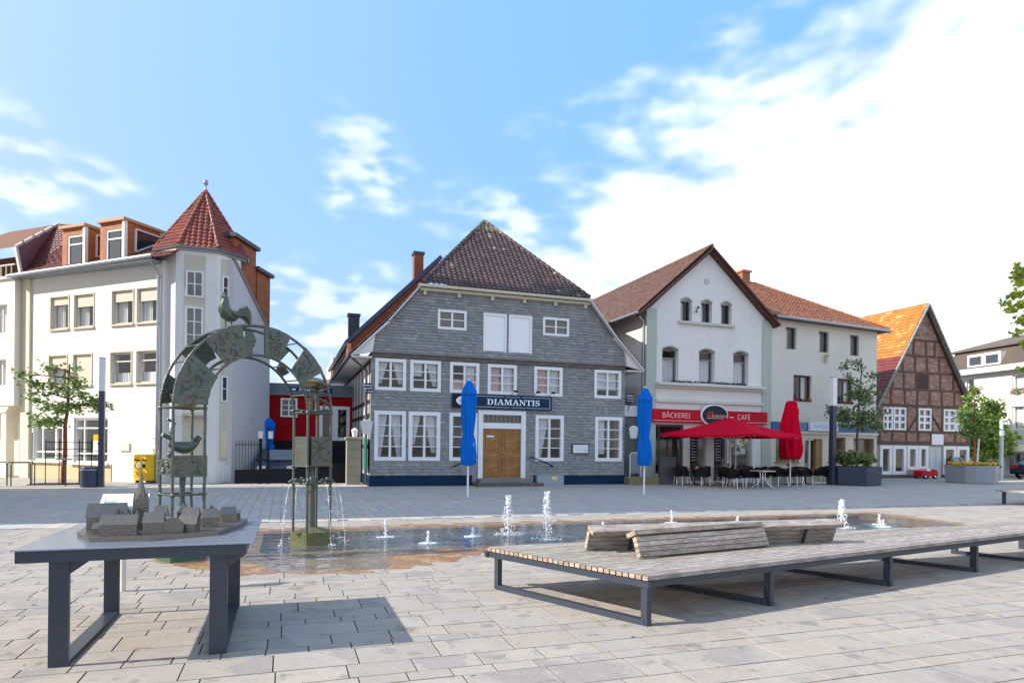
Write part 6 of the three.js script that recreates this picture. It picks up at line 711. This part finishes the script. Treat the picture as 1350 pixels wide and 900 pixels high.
planter('grey rounded planter with yellow flowers before the timber framed house', [33.75, 0, -24.6], Array.from({ length: 16 }, (_, i) => { const a = -i / 16 * 2 * Math.PI; return [1.2 * Math.cos(a) * (1 + .05 * Math.cos(3 * a)), 1.2 * Math.sin(a)]; }), .93, M([.30, .32, .36], .45, { metalness: .3 }));
tree('planter_shrub', 'leafy upright shrubs filling the dark hexagonal planter', null, [25.4, .78, -24.2], { top: [0, .5, 0], r: .02, leaf: .15, clump: .12, cols: [[.10, .17, .04], [.17, .24, .06], [.24, .26, .07]], blobs: [[-.6, .5, .2, .4, .42, .4, 420], [0, .5, 0, .4, .4, .4, 420], [.6, .42, .1, .42, .34, .4, 420], [.2, .4, .5, .5, .3, .3, 260], [-.3, .45, -.4, .5, .35, .3, 260]] });
tree('slender_tree', 'slender feathery young tree rising behind the dark planter and lamp column', null, [26.6, 0, -25.2], { top: [.3, 6.2, 0], r: .07, leaf: .12, clump: .22, cols: [[.14, .21, .06], [.21, .26, .08], [.10, .16, .05]], blobs: [[.2, 3.2, 0, .85, .55, .6, 620], [.9, 3.0, 0, .65, .5, .5, 420], [-.7, 3.2, .1, .65, .4, .5, 320], [.3, 4.2, 0, .7, .5, .5, 380], [-.3, 4.9, 0, .4, .6, .4, 180], [.9, 4.6, 0, .35, .9, .3, 260], [.1, 5.9, 0, .3, .5, .3, 90], [-1.6, 3.5, .1, .7, .15, .3, 110], [1.6, 3.5, 0, .35, .2, .3, 80], [-.9, 5.7, 0, .25, .5, .2, 60]] });
tree('staked_tree', 'young bright green tree staked in the planter with yellow flowers', null, [33.95, .8, -24.6], { top: [-.1, 3.9, 0], r: .06, bark: M([.42, .12, .06], .9), leaf: .13, clump: .2, cols: [[.19, .30, .05], [.13, .23, .04], [.27, .36, .07]], blobs: [[-.1, 2.5, 0, .9, .7, .6, 780], [-.6, 1.9, .1, .5, .45, .4, 330], [.5, 2.0, 0, .6, .5, .5, 380], [-.2, 3.4, 0, .6, .5, .4, 360], [-.9, 2.9, 0, .4, .4, .3, 180], [-.4, 4.0, 0, .3, .3, .3, 120]] });
{ const g = new GB(); g.bar(V3(0, 0, 0), V3(.12, 1.5, 0), .06, .06); const m = g.build('tree_stake', M([.82, .78, .70], .6)); m.position.set(33.7, .8, -24.3); tag(m, 'pale timber stake beside the young tree in the flower planter', 'stake'); }
{ const H = thing('flower_bed', 'yellow and orange flowers filling the grey rounded planter', 'flowers', [33.75, .82, -24.6]); const g = new GB(); for (let i = 0; i < 900; i++) { const a = rr(0, 6.28), r = Math.sqrt(rnd()) * 1.15, p = V3(r * Math.cos(a), rr(0, .12), r * Math.sin(a)); g.col(vary([[.10, .2, .03], [.2, .3, .04]][i % 2], .3)); leafQuad(g, p, .12); } const f = g.build('foliage', mat.leaf, H); const q = new GB(); for (let i = 0; i < 240; i++) { const a = rr(0, 6.28), r = Math.sqrt(rnd()) * 1.05; q.col(vary(rnd() < .65 ? [.85, .6, .02] : rnd() < .5 ? [.8, .28, .02] : [.6, .05, .03], .15)); q.ball(r * Math.cos(a), rr(.1, .26), r * Math.sin(a), rr(.035, .06), .6, 6); } stuff(q.build('blossoms', mat.flower, H)); }
tree('background_tree', 'broad bright green tree between the timber framed house and the white house', null, [44.0, 0, -31.2], { top: [.2, 4, 0], r: .16, leaf: .22, clump: .34, cols: [[.24, .38, .05], [.16, .29, .04], [.32, .44, .07]], blobs: [[-.6, 3.1, 0, 1.3, 1.3, 1.1, 1500], [.7, 2.3, .4, 1.1, 1.1, 1, 1100], [-.4, 1.8, .6, 1.2, .9, .9, 900], [.2, 4.3, 0, .9, .8, .8, 700], [-1.5, 2.4, 0, .8, 1.2, .8, 700]] });
tree('overhanging_tree', 'tree beyond the right edge with bright sunlit leafy branch tips reaching in', null, [24.95, 0, -15.35], { top: [-.6, 8, 0], r: .22, leaf: .16, clump: .12, cols: [[.38, .50, .04], [.28, .42, .04], [.45, .52, .06]], blobs: [[-3.12, 4.95, 1.3, .16, .14, .3, 100], [-3.1, 5.42, 1.3, .1, .05, .2, 30], [-3.2, 4.2, 1.3, .18, .05, .2, 60], [-.8, 5.2, .8, .6, .6, .8, 400], [0, 6.5, 0, 1.6, 1.4, 1.4, 1200], [-.6, 7.8, .3, 1.2, 1, 1.2, 700]] });
// ================================================================ lamp columns, bin, letterbox, railings
function lamp(label, pos, h, y1, w) { const H = thing('lamp_column', label, 'lamp', pos, 0, 'slim lamp columns'); const g = new GB(); g.slab(-w, 0, -w, w, y1, w, 0); g.build('column', mat.navySteel, H); const q = new GB(); q.slab(-w * .95, y1, -w * .95, w * .95, h, w * .95, .005); q.build('light_head', mat.lampGlass, H); const c = new GB(); c.box(-w, h, -w, w, h + .04, w); c.build('cap', mat.zinc, H); }
lamp('slim dark lamp column with white head beside the dark bin', [-6.3, .012, -27.5], 4.65, 3.47, .09); lamp('slim dark lamp column with white head beside the dark hexagonal planter', [24.15, 0, -24.2], 5.0, 3.7, .11);
{ const H = thing('grey_pole', 'plain pale grey pole by the parked dark blue car', 'pole', [39.7, 0, -27.2]); const g = new GB(); g.lathe([[.13, 0], [.11, .05], [.1, 3.5], [0, 3.52]], 12); g.build('shaft', M([.5, .53, .55], .5), H); const b = new GB(); b.box(.1, 2.6, -.05, .22, 2.9, .05); b.build('box', mat.zinc, H); }
{ const H = thing('litter_bin', 'dark navy rounded litter bin beside the lamp column', 'bin', [-6.68, .012, -27.55]); const g = new GB(); g.lathe([[0, 0], [.28, 0], [.3, .03], [.3, .68], [.285, .72], [.22, .72], [.2, .65], [0, .65]], 20); g.build('body', mat.navySteel, H); const r = new GB(); r.lathe([[.302, .6], [.306, .62], [.302, .64]], 20); r.build('band', mat.zinc, H); }
{ const H = thing('yellow_letterbox', 'yellow letterbox cabinet against the wall of the turret house', 'letterbox', [-5.28, .014, -29.72], -40 * D); const g = new GB(); g.slab(-.37, .12, -.2, .37, 1.15, .22, .02); g.build('cabinet', mat.yellow, H); const f = new GB(); f.box(-.36, 0, -.15, -.28, .12, .15); f.box(.28, 0, -.15, .36, .12, .15); f.build('feet', mat.darkGrey, H); const s = new GB(); s.box(-.3, .9, .22, -.02, .95, .235); s.box(.06, .9, .22, .32, .95, .235); s.build('slot', mat.black, H); const l = new GB(); l.box(-.18, .62, .22, .04, .82, .23); l.build('notice', mat.whiteTrim, H); const e = new GB(); e.m = new THREE.Matrix4().makeTranslation(.2, .7, .225).multiply(new THREE.Matrix4().makeRotationX(Math.PI / 2)); e.lathe([[0, 0], [.075, 0], [.075, .012], [0, .012]], 14); e.build('emblem', mat.black, H); }
for (const [x, z, i] of [[-10.0, -28.9, 0], [-9.2, -28.7, 1], [-8.95, -28.3, 2]]) { const H = thing('bike_hoop', ['low grey steel bicycle hoop near the shop entrance', 'low grey steel bicycle hoop left of the tree guard', 'low dark bicycle hoop close to the tree guard'][i], 'hoop', [x, .014, z], .5, 'bicycle hoops before the shops'); const g = new GB(); g.tube([V3(-.35, 0, 0), V3(-.35, .78, 0), V3(-.3, .85, 0), V3(.3, .85, 0), V3(.35, .78, 0), V3(.35, 0, 0)], .022, 8); g.build('tube', mat.darkGrey, H); }
{ const H = thing('post_stand', 'slim steel post with small shelf beside the tree guard', 'post', [-7.6, .014, -28.2]); const g = new GB(); g.tube([V3(0, 0, 0), V3(0, .95, 0)], .03, 8); g.build('post', mat.steel, H); const t = new GB(); t.slab(-.28, .95, -.12, .2, 1.0, .12, .005); t.build('shelf', mat.zinc, H); }
// ================================================================ gate and yard
{
  const H = thing('iron_gate', 'black iron gate and railings across the yard beside the turret house', 'gate', [.3, 0, -28.7]); for (const [a, b, lo, hi] of [[-2.2, -1.3, .58, 1.7], [1.45, 2.25, .85, 1.75]]) { const p = new GB(); p.box(a, .02, -.02, b, lo, .02); p.build('kick_panel', mat.black, H); for (let x = a + .04; x < b; x += .115) { const g = new GB(); g.tube([V3(x, lo, 0), V3(x, hi, 0)], .011, 6); g.tube([V3(x, hi, 0), V3(x, hi + .07, 0)], .018, 5, .002); g.build('bar', mat.black, H); } const r = new GB(); r.box(a, hi - .12, -.015, b, hi - .09, .015); r.build('rail', mat.black, H); }
  const p = new GB(); p.box(-1.2, .02, -.02, 1.42, .62, .02); p.build('kick_panel', mat.black, H); const t = new GB(); t.box(-1.3, 0, -.06, -1.18, 2.1, .06); t.build('gate_post', mat.black, H); for (const [a, b, y] of [[-.98, -.9, 2.3], [1.4, 1.48, 1.5]]) { const u = new GB(); u.box(a, 0, -.05, b, y, .05); u.build('gate_post', mat.black, H); } for (const x of [-1.24, -.86]) { const g = new GB(); g.box(x - .09, 1.85, -.1, x + .09, 2.15, .1); g.build('post_lantern', M([.6, .62, .62], .4), H); }
  const S = thing('stone_gate_pillar', 'square sandstone gate pillar with cap and lantern beside the slate house', 'pillar', [2.68, 0, -28.0]); const g = new GB(); for (let k = 0; k < 5; k++) { const b = new GB(); b.slab(-.28, k * .37, -.28, .28, (k + 1) * .37 - .005, .28, .006); b.o = [k, k]; b.build('stone_block', mat.stone, S); } const c = new GB(); c.slab(-.34, 1.85, -.34, .34, 1.95, .34, .02); c.build('cap', mat.stone, S); const l = new GB(); l.lathe([[0, 1.95], [.09, 1.97], [.14, 2.25], [.05, 2.32], [0, 2.34]], 6, .05, 0, null, false); l.build('lantern', M([.7, .71, .7], .4), S);
}
// ================================================================ vehicles
function car(name, label, pos, rot, paint) {
  const H = thing(name, label, 'car', pos, rot), L = 2.15; // nose along +x
  const low = [[-2.12, .32], [-2.15, .62], [-2.08, .86], [-1.5, .94], [-.95, .97], [.95, .93], [1.7, .82], [2.08, .68], [2.14, .45], [2.1, .28]]; const g = new GB(), W = .84, n = low.length, sec = (z, k) => low.map(([x, y]) => V3(x * (1 - .015 * k), y > .6 ? y - .02 * k : y, z)); const A = [sec(W - .08, 1), sec(W, .2), sec(-W, .2), sec(-W + .08, 1)]; g.poly(low, null, -W, W);
  g.build('body', paint, H); const cab = [[-1.55, .93], [-.95, 1.36], [-.3, 1.43], [.35, 1.38], [1.08, .93]], gl = new GB(), T = y => .80 - (y - .93) * .36; for (let i = 0; i + 1 < cab.length; i++) { const [x, y] = cab[i], [x2, y2] = cab[i + 1]; gl.quad(V3(x, y, T(y)), V3(x2, y2, T(y2)), V3(x2, y2, -T(y2)), V3(x, y, -T(y))); } for (const s of [-1, 1]) for (let i = 1; i + 1 < cab.length; i++) gl.tri(V3(cab[0][0], cab[0][1], s * T(.93)), V3(cab[i][0], cab[i][1], s * T(cab[i][1])), V3(cab[i + 1][0], cab[i + 1][1], s * T(cab[i + 1][1]))); gl.build('windows', mat.darkGlass, H);
  const rf = new GB(); for (let i = 1; i < 3; i++) { const [x, y] = cab[i], [x2, y2] = cab[i + 1]; rf.quad(V3(x, y + .012, T(y)), V3(x2, y2 + .012, T(y2)), V3(x2, y2 + .012, -T(y2)), V3(x, y + .012, -T(y))); } for (const s of [-1, 1]) for (const [a, b] of [[0, 1], [3, 4]]) rf.bar(V3(cab[a][0], cab[a][1], s * (T(cab[a][1]) + .005)), V3(cab[b][0], cab[b][1] + .01, s * (T(cab[b][1]) + .005)), .06, .06); for (const s of [-1, 1]) rf.bar(V3(-.25, .95, s * .81), V3(-.28, 1.42, s * .64), .05, .05); rf.build('roof', paint, H);
  for (const x of [-1.32, 1.33]) for (const z of [-.80, .80]) { const w = new GB(); w.m = new THREE.Matrix4().makeTranslation(x, .31, z).multiply(new THREE.Matrix4().makeRotationX(Math.PI / 2)); w.lathe([[.0, -.09], [.29, -.09], [.31, -.06], [.31, .06], [.29, .09], [0, .09]], 20); const wm = w.build('wheel', mat.rubber, H); const r = new GB(); r.m = w.m; for (const s of [-1, 1]) r.lathe([[0, s * .085], [.19, s * .095]], 12); r.build('rim', mat.zinc, wm); }
  for (const z of [-.6, .6]) { const h = new GB(); h.slab(2.0, .55, z - .17, 2.13, .70, z + .17, .02); h.build('headlight', mat.lampGlass, H); const t = new GB(); t.slab(-2.16, .66, z - .2, -2.06, .84, z + .2, .02); t.build('tail_light', mat.redGlass, H); } const pm = print(256, 64, (c, w, h) => { c.fillStyle = '#eceef0'; c.fillRect(0, 0, w, h); c.fillStyle = '#2850a8'; c.fillRect(0, 0, 26, h); c.fillStyle = '#303030'; for (const x of [50, 82, 130, 160, 190]) c.fillRect(x, 16, 20, 32); }); const p = new GB(); p.quad(V3(2.15, .38, .26), V3(2.15, .38, -.26), V3(2.15, .5, -.26), V3(2.15, .5, .26), [[0, 0], [1, 0], [1, 1], [0, 1]]); p.build('number_plate', pm, H); const bl = new GB(); bl.box(2.08, .26, -.8, 2.17, .36, .8); bl.box(-2.18, .3, -.8, -2.1, .42, .8); bl.build('bumper', mat.black, H); return H;
}
car('parked_car', 'dark car parked nose out behind the iron gate', [-.35, 0, -32.0], -90 * D, mat.carDark); car('parked_car', 'dark blue saloon parked by the grey pole before the white house', [43.95, .012, -27.3], 0, mat.carBlue);
{ const H = thing('ride_on_car', 'small red coin operated ride on car before the timber framed shop', 'ride', [35.6, .012, -28.7]); const g = new GB(); g.poly([[-.62, .14], [-.64, .42], [-.45, .5], [-.2, .46], [.15, .46], [.3, .56], [.55, .52], [.64, .36], [.62, .14]], null, -.28, .28); g.build('body', mat.signRed, H); for (const x of [-.38, .38]) for (const z of [-.26, .26]) { const w = new GB(); w.m = new THREE.Matrix4().makeTranslation(x, .14, z).multiply(new THREE.Matrix4().makeRotationX(Math.PI / 2)); w.lathe([[0, -.05], [.14, -.05], [.14, .05], [0, .05]], 14); const wm = w.build('wheel', mat.rubber, H); const r = new GB(); r.m = w.m; r.lathe([[0, -.056], [.07, -.054], [.07, .054], [0, .056]], 10); r.build('hub', mat.whiteTrim, wm); } const s = new GB(); s.box(-.2, .4, -.24, .1, .6, .24); s.build('seat', mat.whiteTrim, H); }
{ const H = thing('display_stand', 'blue legged display stand by the timber framed shop window', 'stand', [38.5, .012, -28.9]); const g = new GB(); for (const [x, z] of [[-.22, -.2], [.22, -.2], [.22, .2], [-.22, .2]]) g.box(x - .07, 0, z - .05, x + .07, .62, z + .05); g.build('legs', M([.02, .1, .3], .5), H); const b = new GB(); b.slab(-.34, .62, -.28, .34, .74, .28, .01); b.box(-.3, .74, -.24, .3, 1.0, .1); b.build('basket', M([.4, .42, .42], .6), H); const q = new GB(); for (let i = 0; i < 14; i++) { q.col(vary([[.3, .35, .3], [.5, .5, .52], [.2, .22, .2]][i % 3], .3)); q.ball(rr(-.25, .25), rr(1.0, 1.2), rr(-.2, .1), rr(.06, .12)); } q.build('wares', M([1, 1, 1], .7, vc), H); }
{ const H = thing('stone_trough', 'mossy sandstone trough at the corner of the slate house', 'trough', [15.1, 0, -26.0], -.05); const g = new GB(); g.slab(-.75, 0, -.25, .75, .34, .25, .03); g.build('block', M([.34, .30, .16], .9, { map: tStone, bumpMap: tFine, bumpScale: .01 }), H); }
{ const H = thing('pavement_sign', 'white framed pavement sign standing beside the stone trough', 'sign', [14.9, 0, -26.2]); const g = new GB(); g.tube([V3(-.28, 0, 0), V3(-.28, 1.35, 0), V3(-.2, 1.42, 0), V3(.2, 1.42, 0), V3(.28, 1.35, 0), V3(.28, 0, 0)], .02, 6); g.build('frame', mat.whiteTrim, H); const p = new GB(); p.box(-.26, .5, -.01, .26, 1.4, .01); p.build('panel', M([.2, .21, .22], .5), H); }
{ const H = thing('cellar_door', 'grey green side door in the gap between slate house and bakery', 'door', [15.1, 0, -27.4]); const g = new GB(); g.box(-.55, 0, -.05, .55, 3.1, .05); g.build('leaf', M([.12, .15, .15], .6), H); const w = new GB(); w.box(-.6, 3.1, -.1, .6, 3.6, .15); w.build('lightbox', M([.72, .73, .72], .5), H); }
{ const H = thing('small_platform_bench', 'corner of a second timber platform bench across the plaza', 'bench', [23.2, 0, -14.2], 8 * D); for (let i = 0; i < 20; i++) { const g = new GB(); g.col(vary([1.15, 1.1, 1.05], .1)); g.o = [i, i * .4]; g.slab(-2, .40, -.72 + i * .072, 2, .455, -.72 + i * .072 + .064, .004); g.build('deck_plank', mat.deck, H); } for (const x of [-1.75, 1.75]) for (const z of [-.6, .6]) { const l = new GB(); l.box(x - .04, 0, z - .04, x + .04, .4, z + .04); l.build('leg', mat.steel, H); } }

{ // leaves, cigarette ends and dark gum spots on the slabs
  const g = new GB(); for (let i = 0; i < 70; i++) { const z = rr(-9, -3.6), x = rr(-3, 9), r = rr(.006, .014); if (x > 2 && z < -5.2 && z > -8) continue; g.col(vary([[.10, .09, .08], [.16, .12, .07], [.22, .2, .18]][i % 3], .3)); g.lathe([[r, .0022], [r * .9, .004], [0, .0045]], 7, x, z, a => 1 + .3 * Math.sin(3 * a + i)); }
  for (let i = 0; i < 26; i++) { const c = V3(rr(-3, 10), .006, rr(-9.5, -3.8)); g.col(vary(i % 3 ? [.28, .2, .06] : [.14, .2, .05], .3)); const a = rr(0, 6.3), l = rr(.02, .04), d = V3(Math.cos(a) * l, .004, Math.sin(a) * l), e = V3(-d.z * .4, .006, d.x * .4); g.tri(c, c.clone().add(d).add(e), c.clone().addScaledVector(d, 2)); g.tri(c, c.clone().addScaledVector(d, 2), c.clone().add(d).sub(e)); }
  tag(g.build('plaza_litter', M([1, 1, 1], .9, { ...vc })), 'small leaves and dark gum spots scattered over the plaza slabs', 'litter', null, 'stuff');
}
renderer.render(scene, camera);
